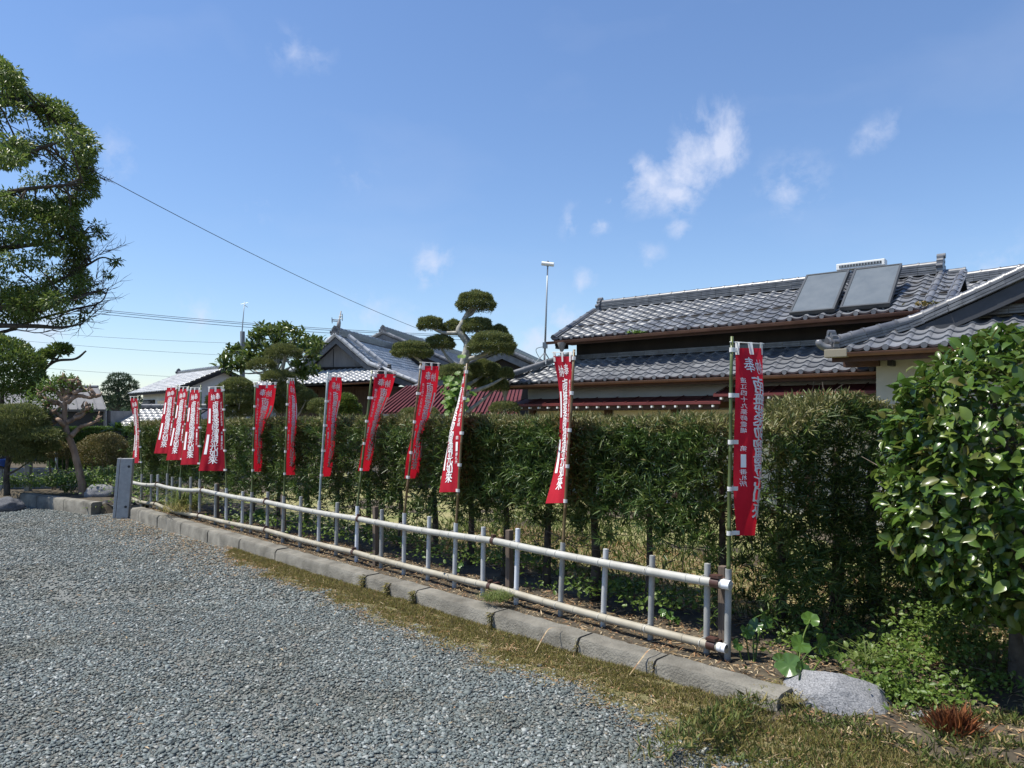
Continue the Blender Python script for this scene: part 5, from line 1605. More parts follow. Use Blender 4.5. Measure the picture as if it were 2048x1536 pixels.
quadslab([rp(AP, .60, rake(AP)), rp(2 * AP - .72, .60, rake(.72)), rp(2 * AP - .72, 6.5, rake(.72)), rp(AP, 6.5, rake(AP))], .06, 'slope_roof', 'roof_deck', h2)
MB().obox(rp(3.2, .87, 3.05), U2 * 2.0, N2 * .02, (0, 0, .022)).build('trim', 'brown_timber', h2)
MB().obox(rp(2.05, .84, 3.28), U2 * .10, N2 * .05, (0, 0, .03)).build('beam_end', 'black_board', h2)
ridge('wall_ridge', [rp(1.35, .84, EZ + .42), rp(5.2, .84, EZ + .42)], h2, 3, .18, .034, .05, caps=False)
gutter('gutter', rp(-.04, -.075, EZ - .03), rp(5.2, -.075, EZ - .03), h2, .05)
MB().obox(rp(.10, -.075, EZ - .03), U2 * .14, N2 * .054, (0, 0, .054)).build('gutter_box', 'copper_aged', h2, bevel=.01)
MB().obox(rp(2.6, .03, EZ - .10), U2 * 2.58, N2 * .012, (0, 0, .04)).build('fascia', 'brown_timber', h2)
MB().obox(rp(2.6, .33, EZ - .055), U2 * 2.55, N2 * .30, (0, 0, .01)).build('soffit', 'brown_timber', h2)

# ---------------------------------------------------------------- wing behind, seen past the gable
h3 = thing('back_wing', P(1960, 700, 15), 'grey tiled roof end showing past the sweeping gable ridge', 'house')
a, b = P(1890, 572, 14.5), P(2120, 560, 13.0)
q = (b - a); q.z = 0; q.normalize(); nq = Vector((-q.y, q.x, 0))
bz = a.z
ridge('ridge', [a, Vector((b.x, b.y, bz))], h3, 4, .18, .04, .07, .3)
r3 = quadslab([a - nq * 2.2 + Vector((0, 0, -.99)), Vector((b.x, b.y, bz)) - nq * 2.2 + Vector((0, 0, -.99)), Vector((b.x, b.y, bz)), a], .06, 'roof', 'roof_deck', h3)
tiles_joined('roof_tiles', tiles(a - nq * 2.2 + Vector((0, 0, -.985)), q, (nq + Vector((0, 0, .45))).normalized(), 11, 10, .235, .235), .235, .26, 'roof_tile', r3)
MB().obox((a + Vector((b.x, b.y, bz))) / 2 + Vector((0, 0, -2.4)) - nq * .4, q * 1.2, nq * 1.5, (0, 0, 1.55)).build('wall', 'beige_wall', h3)

# ---------------------------------------------------------------- far houses seen end-on
BA = Vector((.978, -.2065, 0)); BB = Vector((.2065, .978, 0))
def far_house(name, label, org, ridge_z, prof_r, prof_l, depth, front, wall_m, tile_m='roof_tile_glare', pit=.25, gable_m='corrugated', wall_w=None, ridge_c=5):
    """gabled house: profile lists (x, drop) from the ridge to the eave on each side; org = ridge front end on the ground"""
    t = thing(name, org, label, 'house')
    def q(x, d, z): return Vector(org) + BA * x + BB * d + Vector((0, 0, z))
    for side, prof in ((1, prof_r), (-1, prof_l)):
        pts = [(0, 0)] + prof
        for k in range(len(pts) - 1):
            (x0, z0), (x1, z1) = pts[k], pts[k + 1]
            A, B = q(side * x1, front, ridge_z - z1), q(side * x0, front, ridge_z - z0)
            C, D = q(side * x0, depth, ridge_z - z0), q(side * x1, depth, ridge_z - z1)
            deck = quadslab([A, D, C, B] if side > 0 else [A, B, C, D], .07, 'roof', 'roof_deck', t)
            wv = (B - A).normalized(); L = (B - A).length
            ev = BB if side > 0 else -BB
            O = A if side > 0 else D
            nt = int((depth - front) / pit)
            rows = max(1, round(L / (pit * 1.0)))
            tiles_joined('roof_tiles', tiles(O - wv * .03 + Vector((0, 0, .006)), ev, wv, nt, rows, pit, L / rows), pit, L / rows * 1.1, tile_m, deck)
        # verge: rolls along the gable edge
        vp = [q(side * x, front + .02, ridge_z - z + .03) for (x, z) in pts]
        ridge('verge', vp, t, 1, .2, .03, .09, .32, tile_m, piece=.5)
        mb = MB()
        for k in range(len(pts) - 1):
            (x0, z0), (x1, z1) = pts[k], pts[k + 1]
            a0, b0 = side * x0, side * x1
            h_ = .24
            mb.hexa([q(a0, front + .02, ridge_z - z0 - .08 - h_), q(b0, front + .02, ridge_z - z1 - .08 - h_), q(b0, front + .1, ridge_z - z1 - .08 - h_), q(a0, front + .1, ridge_z - z0 - .08 - h_),
                     q(a0, front + .02, ridge_z - z0 - .05), q(b0, front + .02, ridge_z - z1 - .05), q(b0, front + .1, ridge_z - z1 - .05), q(a0, front + .1, ridge_z - z0 - .05)])
        mb.build('bargeboard', 'ridge_tile', t)
    ridge('main_ridge', [q(0, front + .1, ridge_z), q(0, depth, ridge_z)], t, ridge_c, .24, .055, .09, .4, 'ridge_tile', piece=.5)
    oni('ridge_ornament', q(0, front, ridge_z + .02), -BB, t, 1.15)
    return t, q
oa = P(678, H0, 30.0); oa.z = .0
ha, qa = far_house('gable_house', 'tiled house with a grey corrugated gable and dark timber front', oa, 4.98, [(1.45, 1.20), (3.5, 2.0)], [(1.55, 1.28), (3.6, 2.15)], 12, -.35, 'wood_door', tile_m='roof_tile_glare')
MB().add([qa(-1.55, .35, 3.58), qa(1.45, .35, 3.62), qa(0, .35, 4.88)], [(0, 1, 2)]).add([qa(-1.55, .5, 3.58), qa(1.45, .5, 3.62), qa(0, .5, 4.88)], [(0, 2, 1)]).build('gable_wall', 'corrugated', ha)
for k in range(44):
    x = -1.3 + k * .06
    hh = 1.25 * (1 - abs(x) / 1.42)
    if hh < .08: continue
    MB().obox(qa(x, .335, 3.66 + hh / 2), BA * .013, BB * .012, (0, 0, hh / 2 - .02)).build('rib', 'corrugated', ha)
MB().obox(qa(-.05, .30, 3.64), BA * 1.6, BB * .06, (0, 0, .09)).build('tie_beam', 'dark_wall', ha)
MB().obox(qa(-.4, .315, 4.1), BA * .015, BB * .012, (0, 0, .4)).build('batten', 'ridge_tile', ha)
fr = quadslab([qa(-3.5, -1.75, 2.78), qa(2.6, -1.75, 3.05), qa(1.75, .3, 3.62), qa(-2.0, .3, 3.62)], .06, 'front_roof', 'roof_deck', ha)
O = qa(-3.5, -1.78, 2.80); ev = (qa(2.6, -1.75, 3.05) - qa(-3.5, -1.75, 2.78)).normalized(); wv = (qa(-.1, .3, 3.62) - qa(-.45, -1.75, 2.93)); wv = (wv - ev * wv.dot(ev)); Lw = wv.length; wv.normalize()
tiles_joined('roof_tiles', tiles(O, ev, wv, 24, 8, .25, Lw / 8, lambda x, y: x > y * .68 - .1 and x < 6.1 - y * .42), .25, Lw / 8 * 1.1, 'roof_tile_glare', fr)
ridge('hip_ridge', [qa(2.65, -1.8, 3.10), qa(1.7, .2, 3.72)], ha, 2, .2, .05, .09, .35, 'ridge_tile')
oni('ridge_ornament', qa(2.65, -1.85, 3.12), -BB, ha, 1.2, 'black_board')
ridge('descending_ridge', [qa(.25, .25, 4.95), qa(1.95, .45, 3.62)], ha, 2, .2, .05, .1, .35, 'roof_tile_glare')
oni('ridge_ornament', qa(2.05, .40, 3.50), BA, ha, 1.0, 'black_board')
MB().obox(qa(-.2, 4.0, 1.45), BA * 2.9, BB * 4.2, (0, 0, 1.42)).build('wall', 'wood_door', ha)
for x in (-.9, -.1, .75, 1.6):
    MB().obox(qa(x, -.22, 1.5), BA * .05, BB * .03, (0, 0, 1.4)).build('post', 'brown_timber', ha)
MB().obox(qa(-.2, -.24, 2.82), BA * 2.9, BB * .03, (0, 0, .06)).build('head_rail', 'brown_timber', ha)
gutter('gutter', qa(.3, -1.85, 2.90), qa(2.7, -1.85, 3.0), ha, .06)
gutter('gutter', qa(3.55, -.4, 2.92), qa(3.55, 12, 2.92), ha, .06)
MB().obox(qa(3.05, 1.6, 2.62), BA * .03, BB * 1.2, (0, 0, .22)).build('panel', 'cream_wall', ha)
ob_ = P(766, H0, 37.0); ob_.z = 0
hb, qb = far_house('rear_house', 'long grey tiled roof rising behind the corrugated gable house', ob_, 5.95, [(5.4, 2.35)], [(3.0, 1.4)], 22, 0, 'wood_door', tile_m='roof_tile', pit=.27)
MB().obox(qb(.8, 10, 1.6), BA * 3.2, BB * 9.8, (0, 0, 1.6)).build('wall', 'wood_door', hb)
MB().add([qb(-2.6, .25, 4.55), qb(5, .25, 3.6), qb(0, .25, 5.85)], [(0, 1, 2)]).add([qb(-2.6, .35, 4.55), qb(5, .35, 3.6), qb(0, .35, 5.85)], [(0, 2, 1)]).build('gable_wall', 'dark_wall', hb)
oc = P(1003, H0, 26.0); oc.z = 0
hc, qc = far_house('side_house', 'low tiled roof ridge behind the cloud-pruned tree and mast', oc, 4.05, [(2.8, 1.25)], [(3.6, 1.5)], 14, 0, 'wood_door', tile_m='roof_tile', pit=.25, ridge_c=4)
MB().obox(qc(-.2, 7, 1.35), BA * 2.6, BB * 6.7, (0, 0, 1.30)).build('wall', 'dark_wall', hc)
MB().add([qc(-2.9, .25, 2.75), qc(2.3, .25, 2.95), qc(0, .25, 3.95)], [(0, 1, 2)]).add([qc(-2.9, .35, 2.75), qc(2.3, .35, 2.95), qc(0, .35, 3.95)], [(0, 2, 1)]).build('gable_wall', 'dark_wall', hc)

# red ribbed shed roof behind the hedge
sh = thing('red_shed', P(905, 900, 16.5), 'low shed with a ribbed dark red metal roof behind the hedge', 'shed')
A, B = P(742, 827, 15.6), P(1035, 829, 15.6); A.z = B.z = CH + 8 / F * 15.6
C, D = P(1045, 770, 19.0), P(815, 775, 19.0); C.z = D.z = CH + 62 / F * 19.0
rs = quadslab([A, B, C, D], .03, 'roof', 'red_metal', sh)
# square up the ribs: all run up the slope
wv = ((C + D) / 2 - (A + B) / 2); ev = (B - A).normalized()
upv = Vector((.22, 1, 0)).normalized(); rise = (C.z - A.z) / ((C - B).y) 
nrib = 34
for i in range(nrib):
    t = i / (nrib - 1)
    a, b = A.lerp(B, t), D.lerp(C, t)
    MB().obox((a + b) / 2 + Vector((0, 0, .022)), ev * .018, (b - a) / 2, (0, 0, .02)).build('rib', 'red_metal', rs)
MB().obox((A + B) / 2 - Vector((0, .02, .05)), (B - A) / 2, (0, .015, 0), (0, 0, .05)).build('fascia', 'downpipe', rs)
MB().box(A.x + .4, B.x - .1, 15.9, 18.8, 0, A.z - .08).build('wall', 'wood_door', sh)

# ---------------------------------------------------------------- white-walled house far left
wh = thing('white_house', P(350, 900, 42), 'white-walled house with dark shutters and a tiled roof coloured white with sun glare', 'house')
WO = P(286, H0, 42.0); WO.z = 0          # wall corner at the far-left
def wp(s, d, z): return WO - KU * s + KN * d + Vector((0, 0, z))
MB().obox(wp(3.0, 2.2, 1.5), KU * 3.0, KN * 2.2, (0, 0, 1.55)).build('wall', 'white_wall', wh)
wr = quadslab([wp(6.5, -.6, 3.0), wp(-.6, -.6, 3.0), wp(-.6, 2.2, 4.26), wp(6.5, 2.2, 4.26)], .08, 'roof', 'roof_deck', wh)
wv = (KN + Vector((0, 0, .45))).normalized()
tiles_joined('roof_tiles', tiles(wp(-.6, -.63, 3.01), -KU, wv, 25, 11, .28, .285), .28, .31, 'roof_tile_glare', wr)
quadslab([wp(-.6, 5.0, 3.0), wp(6.5, 5.0, 3.0), wp(6.5, 2.2, 4.255), wp(-.6, 2.2, 4.255)], .08, 'roof', 'roof_deck', wh)
ridge('main_ridge', [wp(-.6, 2.2, 4.28), wp(6.5, 2.2, 4.28)], wh, 2, .22, .05, .09, .4, 'ridge_tile', piece=.6)
oni('ridge_ornament', wp(-.65, 2.2, 4.28), KU, wh, 1.0)
MB().add([wp(6.02, .1, 3.0), wp(6.02, 4.3, 3.0), wp(6.02, 2.2, 4.1)], [(0, 1, 2)]).add([wp(5.9, .1, 3.0), wp(5.9, 4.3, 3.0), wp(5.9, 2.2, 4.1)], [(0, 2, 1)]).build('gable_wall', 'white_wall', wh)
for a, b in (((6.45, -.6, 2.96), (6.45, 2.2, 4.22)), ((6.45, 5.0, 2.96), (6.45, 2.2, 4.22))):
    p, q_ = wp(*a), wp(*b)
    MB().obox((p + q_) / 2 - Vector((0, 0, .10)), (q_ - p) / 2, KU * .04, (0, 0, .08)).build('bargeboard', 'dark_wall', wh)
sw = MB().obox(wp(1.15, -.03, 2.0), KU * .95, KN * .03, (0, 0, .62)).build('window', 'dark_wall', wh)
for k in range(4):
    MB().obox(wp(.32 + .37 * k, -.07, 2.0), KU * .17, KN * .015, (0, 0, .55)).build('shutter', 'shutter' if k < 3 else 'black_board', sw)
MB().obox(wp(3.4, -.03, 2.0), KU * .7, KN * .03, (0, 0, .55)).build('window', 'glass_dark', wh)
MB().obox(wp(2.9, -.55, 2.93), KU * 3.4, KN * .04, (0, 0, .05)).build('fascia', 'dark_wall', wh)

# low tiled garden-wall roof and metal-roofed shed
tw = thing('tiled_wall', P(265, 870, 25), 'long low outbuilding with weathered grey tiles beyond the trimmed hedge', 'outbuilding')
a, b = P(207, 858, 25.2), P(345, 855, 24.6)
a.z = 1.15; b.z = 1.15
q = (b - a); q.normalize(); nq = Vector((-q.y, q.x, 0))
tr_ = quadslab([a, b, b + nq * 1.9 + Vector((0, 0, .78)), a + nq * 1.9 + Vector((0, 0, .78))], .05, 'roof', 'roof_deck', tw)
Lt = Vector((1.9, .78)).length
tiles_joined('roof_tiles', tiles(a + Vector((0, 0, .01)), q, (nq * 1.9 + Vector((0, 0, .78))).normalized(), int((b - a).length / .25), 8, .25, Lt / 8), .25, Lt / 8 * 1.1, 'roof_tile_glare', tr_)
ridge('main_ridge', [a + nq * 1.9 + Vector((0, 0, .80)), b + nq * 1.9 + Vector((0, 0, .80))], tw, 2, .2, .05, .09, .4)
MB().obox((a + b) / 2 + nq * 1.0 + Vector((0, 0, -.55)), q * ((b - a).length / 2 - .1), nq * .7, (0, 0, .62)).build('wall', 'black_board', tw)
MB().obox(a - q * .02 + nq * .95 + Vector((0, 0, -.1)), q * .03, nq * .9, (0, 0, .8)).build('end_wall', 'concrete_wall', tw)
ms = thing('metal_roof_shed', P(100, 870, 26), 'black shed with a pale grey standing-seam metal roof', 'shed')
a, b = P(-260, 824, 25.0), P(212, 824, 25.0); a.z = b.z = 1.90
c, d_ = P(196, 778, 28.2), P(-230, 775, 28.2); c.z = d_.z = 2.78
r_ = quadslab([a, b, c, d_], .08, 'roof', 'grey_metal', ms)
for i in range(26):
    t = i / 25
    p, q_ = a.lerp(b, t), d_.lerp(c, t)
    MB().obox((p + q_) / 2 + Vector((0, 0, .02)), (.012, 0, 0), (q_ - p) / 2, (0, 0, .02)).build('seam', 'grey_metal', r_)
MB().tube([d_ + Vector((0, 0, .03)), c + Vector((0, 0, .03))], .06, 8).build('ridge_cap', 'ridge_tile', r_)
MB().box(a.x + .2, b.x - .12, 25.35, 28.0, 0, 1.86).build('wall', 'black_board', ms)
MB().box(b.x - 2.3, b.x - 2.24, 25.25, 25.33, 0, 1.84).build('post', 'white_wall', ms)
MB().box(b.x - .05, b.x + .0, 25.0, 25.06, 0, 1.86).build('post', 'concrete_wall', ms)
# ================================================================ trees and garden
def pads_tree(name, label, base, trunk, pads, Y, leaf=(.05, .010), m='pine_leaf', bark='bark_grey', dens=9000, r0=.07, cat='tree', dY=None, limbs=True, group=None, flat=-.35):
    """cloud-pruned tree: a trunk with limbs carrying separate dense pads; pads = (px, py, rx, ry[, dy])"""
    t = thing(name, base, label, cat, group)
    tp = catmull([Vector(p) for p in trunk], 6)
    n = len(tp)
    MB().tube(tp, [r0 * (1.1 - .75 * i / n) for i in range(n)], 10, jitter=.14).build('trunk', bark, t, smooth=True)
    for q in pads:
        px, py, rx, ry = q[:4]
        yy = Y + (q[4] if len(q) > 4 else (rng.random() - .5) * .5)
        c = P(px, py, yy); k = yy / F
        rad = np.array([rx * k * .95, rx * k * .82, ry * k * 1.15]); c = c - Vector((0, 0, .16 * ry * k))
        area = 4 * rad[0] * rad[2] * 3.1
        nn = int(min(15000, max(300, dens * area)))
        pos, out = pad_points(np.array(c), rad, nn, flat)
        d = nrm(out * .9 + rdir(len(pos)) * .75 + np.array([0, 0, .25]))
        L = leaf[0] * (.6 + .7 * rng.random(len(pos)))
        leaves('foliage_pad', pos, d, rdir(len(pos)) * .5 + out, L, leaf[1] * (.7 + .6 * rng.random(len(pos))), m, t, kind=None)
        if limbs:
            j = min(range(n), key=lambda i: (tp[i] - (c - Vector((0, 0, .25)))).length)
            j = max(2, j - 2)
            e = c - Vector((0, 0, rad[2] * .20))
            mid = tp[j].lerp(e, .55) - Vector((0, 0, .06)) + Vector(rng.normal(size=3)) * .03
            lp = catmull([tp[j], mid, e], 5)
            mb = MB(); mb.tube(lp, [r0 * .45 * (1 - .06 * i) for i in range(len(lp))], 7)
            for _ in range(5):
                f = e + Vector((rng.normal() * rad[0] * .5, rng.normal() * rad[1] * .4, rad[2] * .25))
                mb.tube([e, e.lerp(f, .5) - Vector((0, 0, .02)), f], [r0 * .18, r0 * .14, r0 * .06], 5)
            mb.build('limb', bark, t, smooth=True)
    return t

# cloud-pruned podocarpus behind the hedge
NY = 14.0
nk_t = [P(918, 1000, NY), P(922, 850, NY), P(920, 770, NY), P(930, 720, NY), P(936, 690, NY), P(928, 675, NY), P(918, 662, NY), P(926, 645, NY), P(935, 628, NY), P(945, 612, NY)]
nk_t[0].z = .08
pads_tree('cloud_pruned_tree', 'tall cloud-pruned evergreen with a pale forked trunk and rounded foliage pads', nk_t[0], nk_t,
          [(952, 606, 39, 23, 0), (861, 649, 26, 15, .1), (907, 657, 21, 16, .25), (955, 653, 30, 17, -.1), (997, 666, 19, 15, .2), (881, 687, 29, 16, .15), (984, 690, 47, 27, -.35), (824, 702, 40, 19, -.1), (908, 748, 34, 19, -.3),
           (968, 742, 34, 20, .5), (990, 772, 28, 15, .4), (1012, 748, 15, 12, .1), (948, 765, 24, 14, .6)], NY, (.05, .012), 'pine_leaf', 'bark_grey', 10500, .11)
b = P(1010, 900, 13.4); b.z = .08
pads_tree('low_pine', 'flat dark pad of a low pine above the hedge below the roof gutter', b, [b, P(1018, 860, 13.4), P(1010, 832, 13.4), P(1008, 820, 13.4)], [(1009, 816, 30, 11, 0)], 13.4, (.06, .008), 'pine_leaf', 'bark_grey', 9000, .05)
# bright broad-leaved sapling
fg = thing('fig_sapling', P(905, 900, 13.0) * Vector((1, 1, 0)) + Vector((0, 0, .08)), 'bright green broad-leaved sapling rising behind the hedge', 'sapling')
c0 = P(905, 900, 13.0); c0.z = .08
MB().tube(catmull([c0, P(908, 840, 13), P(906, 780, 13), P(903, 750, 13)], 5), [.02 - .0008 * i for i in range(16)], 7).build('trunk', 'dry_twig', fg, smooth=True)
mb = MB()
for i in range(70):
    px, py = 905 + rng.normal() * 13, 792 + rng.normal() * 20
    c = P(px, py, 13 + rng.normal() * .12)
    nv = Vector((rng.normal() * .5, -.6, .7 + rng.normal() * .3))
    round_leaf(mb, c, nv, .05 + .035 * rng.random(), .2)
mb.build('foliage', 'fig_leaf', fg, smooth=True, kind='stuff')

# broad-leaved magnolia and clipped pines by the gable house
MY = 21.0
mg = thing('magnolia_tree', P(545, 900, MY) * Vector((1, 1, 0)) + Vector((0, 0, .08)), 'broad-leaved magnolia with glossy leaf rosettes left of the corrugated gable', 'tree')
tb = P(548, 900, MY); tb.z = .05
tpts = [tb, P(546, 800, MY), P(550, 750, MY), P(552, 700, MY), P(560, 665, MY)]
MB().tube(catmull(tpts, 5), [.10 - .0035 * i for i in range(21)], 9).build('trunk', 'bark_grey', mg, smooth=True)
cl = [(570, 655), (560, 668), (523, 661), (512, 674), (540, 674), (596, 667), (584, 680), (620, 682), (628, 700), (610, 698), (467, 702), (455, 716), (450, 728), (484, 716), (474, 730), (553, 684), (506, 697), (520, 690), (613, 747), (628, 742), (600, 752), (566, 690), (535, 700), (590, 700), (640, 690), (498, 712), (545, 662), (574, 700), (490, 735), (463, 740), (620, 715), (600, 722), (520, 720), (556, 720)]
PP, DD = [], []
mb = MB()
tc_ = catmull(tpts, 5)
for (px, py) in cl:
    c = P(px + rng.normal() * 2, py + rng.normal() * 2, MY + rng.normal() * .5)
    st = tc_[int(8 + rng.random() * 10)]
    mb.tube(catmull([st, st.lerp(c, .6) - Vector((0, 0, .12)), c], 4), [.03, .028, .026, .024, .02, .017, .014, .012, .008], 5, cap=False)
    k = 58
    o = rdir(k)
    cc = np.array(c) + rdir(k) * np.array([.23, .23, .16]) * rng.random((k, 1)) ** .5
    PP.append(cc); DD.append(nrm(o + np.array([0, 0, .55])))
mb.build('limbs', 'bark_grey', mg, smooth=True)
PP, DD = np.concatenate(PP), np.concatenate(DD)
leaves('foliage', PP, DD, rdir(len(PP)) + np.array([0, -.2, .8]), .17 + .08 * rng.random(len(PP)), .075, 'magnolia_leaf', mg, oval=True, smooth=True)
PY = 17.5
b = P(566, 900, PY); b.z = .05
pads_tree('clipped_pine', 'clipped pine in front of the magnolia left of the corrugated gable', b, [b, P(572, 820, PY), P(556, 775, PY), P(566, 735, PY), P(572, 712, PY)], [(568, 706, 34, 15), (523, 731, 28, 12), (557, 754, 34, 11), (612, 796, 20, 14), (575, 780, 36, 15), (590, 815, 40, 14), (540, 800, 30, 14)], PY, (.08, .010), 'pine_leaf', 'bark_grey', 5200, .07)
b = P(478, 900, PY - 1); b.z = .05
pads_tree('clipped_pine', 'stacked clipped evergreen directly behind the open red banner', b, [b, P(480, 840, PY - 1), P(476, 800, PY - 1), P(478, 770, PY - 1)], [(476, 772, 30, 14), (480, 797, 38, 16), (484, 824, 42, 15), (440, 800, 26, 14), (452, 778, 18, 10), (510, 815, 30, 16), (520, 790, 26, 13)], PY - 1, (.07, .011), 'pine_leaf', 'bark_grey', 6000, .06)
b = P(641, 880, 16); b.z = .05
pads_tree('clipped_shrub', 'small clipped evergreen pad below the dark timber front', b, [b, P(641, 840, 16), P(641, 815, 16)], [(641, 811, 25, 12), (655, 822, 22, 9)], 16, (.06, .012), 'pine_leaf', 'bark_grey', 6000, .04, 'shrub')
b = P(697, 880, 16); b.z = .05
pads_tree('clipped_shrub', 'leafy young shrub beside the grey steel banner pole', b, [b, P(697, 850, 16), P(696, 815, 16)], [(694, 803, 17, 13), (700, 818, 20, 14), (684, 820, 14, 10)], 16, (.07, .02), 'tree_leaf', 'bark_grey', 5000, .03, 'shrub')
b = P(905, 880, 15.2); b.z = .05
pads_tree('clipped_shrub', 'low clipped shrub peeping over the hedge before the red shed', b, [b, P(830, 850, 15.2), P(822, 835, 15.2)], [(822, 826, 22, 8), (855, 824, 20, 8)], 15.2, (.06, .012), 'pine_leaf', 'bark_grey', 6000, .03, 'shrub')

# ---------------------------------------------------------------- big camphor at the left edge
TY = 19.0; TS = TY / 12.5
bt = thing('camphor_tree', P(-330, 1100, TY) * Vector((1, 1, 0)) + Vector((0, 0, .0)), 'large spreading evergreen tree whose crown hangs into the sky with bare low twigs', 'tree')
r_ = P(-330, 1000, TY); r_.z = .0
trunk = [r_, P(-325, 860, TY), P(-310, 740, TY), P(-290, 620, TY), P(-270, 460, TY), P(-250, 300, TY), P(-240, 160, TY)]
MB().tube(catmull(trunk, 5), [TS * (.42 - .012 * i) for i in range(31)], 12, jitter=.1).build('trunk', 'bark_dark', bt, smooth=True)
LIMBS = [[(-310, 740), (-180, 690), (-60, 655), (60, 652), (120, 655), (165, 648)], [(-290, 640), (-150, 600), (-20, 610), (70, 622), (130, 600), (185, 585), (212, 577)],
         [(-290, 620), (-140, 520), (-20, 500), (60, 490), (120, 480), (165, 470)], [(-275, 500), (-150, 420), (-40, 400), (40, 380), (110, 372), (165, 365)],
         [(-265, 430), (-160, 330), (-60, 300), (30, 310), (100, 290), (160, 268)], [(-250, 300), (-150, 240), (-70, 220), (20, 210), (90, 215)], [(-245, 220), (-160, 150), (-80, 120), (-10, 150)],
         [(-20, 610), (60, 585), (120, 560), (175, 530), (205, 515), (236, 524)], [(-60, 655), (0, 665), (70, 640), (150, 618), (200, 605), (218, 575)]]
lp_all = []
for L_ in LIMBS:
    yy = TY + rng.normal() * .5 * TS
    pts = catmull([P(px, py, TY + (yy - TY) * min(1, i * .4)) for i, (px, py) in enumerate(L_)], 5)
    n = len(pts)
    r0 = TS * (.07 if L_[0][0] < -200 else .033)
    MB().tube(pts, [r0 * (1 - .93 * i / n) + .006 for i in range(n)], 8, jitter=.1).build('limb', 'bark_dark', bt, smooth=True)
    lp_all += pts[4:]
def bound(y):
    return np.interp(y, [118, 135, 160, 190, 205, 240, 262, 290, 320, 345, 372, 398, 420, 450, 480, 505, 530, 560, 590, 620, 640], [8, 30, 44, 58, 120, 158, 176, 200, 186, 184, 196, 176, 150, 160, 178, 176, 168, 182, 168, 150, 60])
cents = []
while len(cents) < 285:
    y = 125 + 520 * rng.random(); x = -420 + rng.random() * 640
    b_ = bound(y)
    if x > b_ - 22: continue
    if y > 560 and x > 110 and rng.random() < .75: continue
    # layered: leave lighter gaps between tiers
    if vnoise(np.array([x / 60.]), np.array([y / 45.]), 1.0)[0] < -.30 and rng.random() < .92: continue
    cents.append((x, y, TY + rng.normal() * .9 * TS, 30))
for y in np.arange(128, 600, 15):
    for _ in range(2):
        cents.append((bound(y) - 14 - 10 * rng.random(), y + rng.normal() * 4, TY + rng.normal() * .5, 20))
cents += [(232, 522, TY, 11), (226, 526, TY, 8), (217, 548, TY, 9), (190, 578, TY, 13), (172, 632, TY, 12), (150, 640, TY, 14), (120, 640, TY, 18), (192, 452, TY, 13), (200, 470, TY, 14), (180, 372, TY, 13), (190, 385, TY, 9), (95, 225, TY, 20), (125, 215, TY, 16), (140, 228, TY, 14)]
PP, OO = [], []
mb = MB()
for (x, y, yy, rp_) in cents:
    c = P(x, y, yy); r = rp_ * yy / F
    k = int(210 * (rp_ / 26) ** 1.6)
    o = rdir(k); pp = np.array(c) + o * np.array([r, r, r * .62]) * (rng.random((k, 1)) ** .4)
    PP.append(pp); OO.append(o)
    j = min(lp_all, key=lambda q: (q - c).length)
    md = j.lerp(c, .55) + Vector(rng.normal(size=3)) * .06
    if (j - c).length < 2.4:
        mb.tube([j, md, c], [.018 * TS, .012 * TS, .005 * TS], 5, cap=False)
mb.build('branches', 'bark_dark', bt, kind='stuff')
PP, OO = np.concatenate(PP), np.concatenate(OO)
n = len(PP)
leaves('foliage', PP, nrm(OO * .7 + rdir(n) * .8 + np.array([0, 0, -.25])), nrm(np.array([0, -.1, 1.0]) + rdir(n) * .7), TS * (.055 + .045 * rng.random(n)), .030 * TS, 'tree_leaf', bt)
mb = MB()
def twig(a, d, L, r, depth):
    pts = [a]; q = a.copy(); dd = d.normalized()
    for i in range(5):
        dd = (dd + Vector(rng.normal(size=3)) * .16 + Vector((0, 0, .05))).normalized()
        q = q + dd * (L / 5); pts.append(q.copy())
    mb.tube(pts, [r * (1 - .15 * i) for i in range(6)], 4, cap=False)
    if depth:
        for i in (2, 3, 4, 5):
            for _ in range(2 if depth > 1 else 1):
                twig(pts[i], (dd + Vector((rng.normal() * .55, rng.normal() * .5, rng.normal() * .45))).normalized(), L * .55, r * .6, depth - 1)
for (px, py, ax, az, L) in ((120, 605, 1, .35, .75), (150, 590, 1, .75, .6), (60, 622, 1, .28, .9), (100, 565, 1, .5, .8), (130, 655, 1, -.02, .55), (100, 640, 1, .15, .8), (20, 662, 1, -.05, .7), (150, 540, 1, .3, .6), (165, 365, 1, .1, .3), (150, 470, 1, -.1, .4), (165, 345, 1, -.25, .3)):
    twig(P(px, py, TY), Vector((ax, -.1, az)), L * TS, .012 * TS, 2)
mb.build('bare_twigs', 'bark_dark', bt, kind='stuff')

# ---------------------------------------------------------------- round clipped tree, small sprig tree, garden pine
b = P(0, 990, 16.0); b.z = .1
pads_tree('round_topiary', 'dense dome-clipped evergreen tree below the spreading crown', b, [b, P(2, 880, 16.0), P(4, 800, 16.0), P(4, 770, 16.0)], [(2, 742, 86, 66, 0)], 16.0, (.075, .036), 'tree_leaf', 'bark_dark', 3600, .07, limbs=False, flat=-.55)
b = P(60, 980, 16.5); b.z = .1
st = pads_tree('sprig_tree', 'thin dark tree with one leafy sprig showing beside the dome-clipped tree', b, [b, P(55, 850, 16.5), P(70, 770, 16.5), P(105, 725, 16.5), P(150, 718, 16.5), P(172, 702, 16.5)], [(116, 702, 18, 11, 0), (92, 712, 14, 9, 0), (130, 698, 10, 6, 0)], 16.5, (.11, .045), 'tree_leaf', 'bark_dark', 900, .05)
GY = 14.0
b = P(14, 1000, GY); b.z = .1
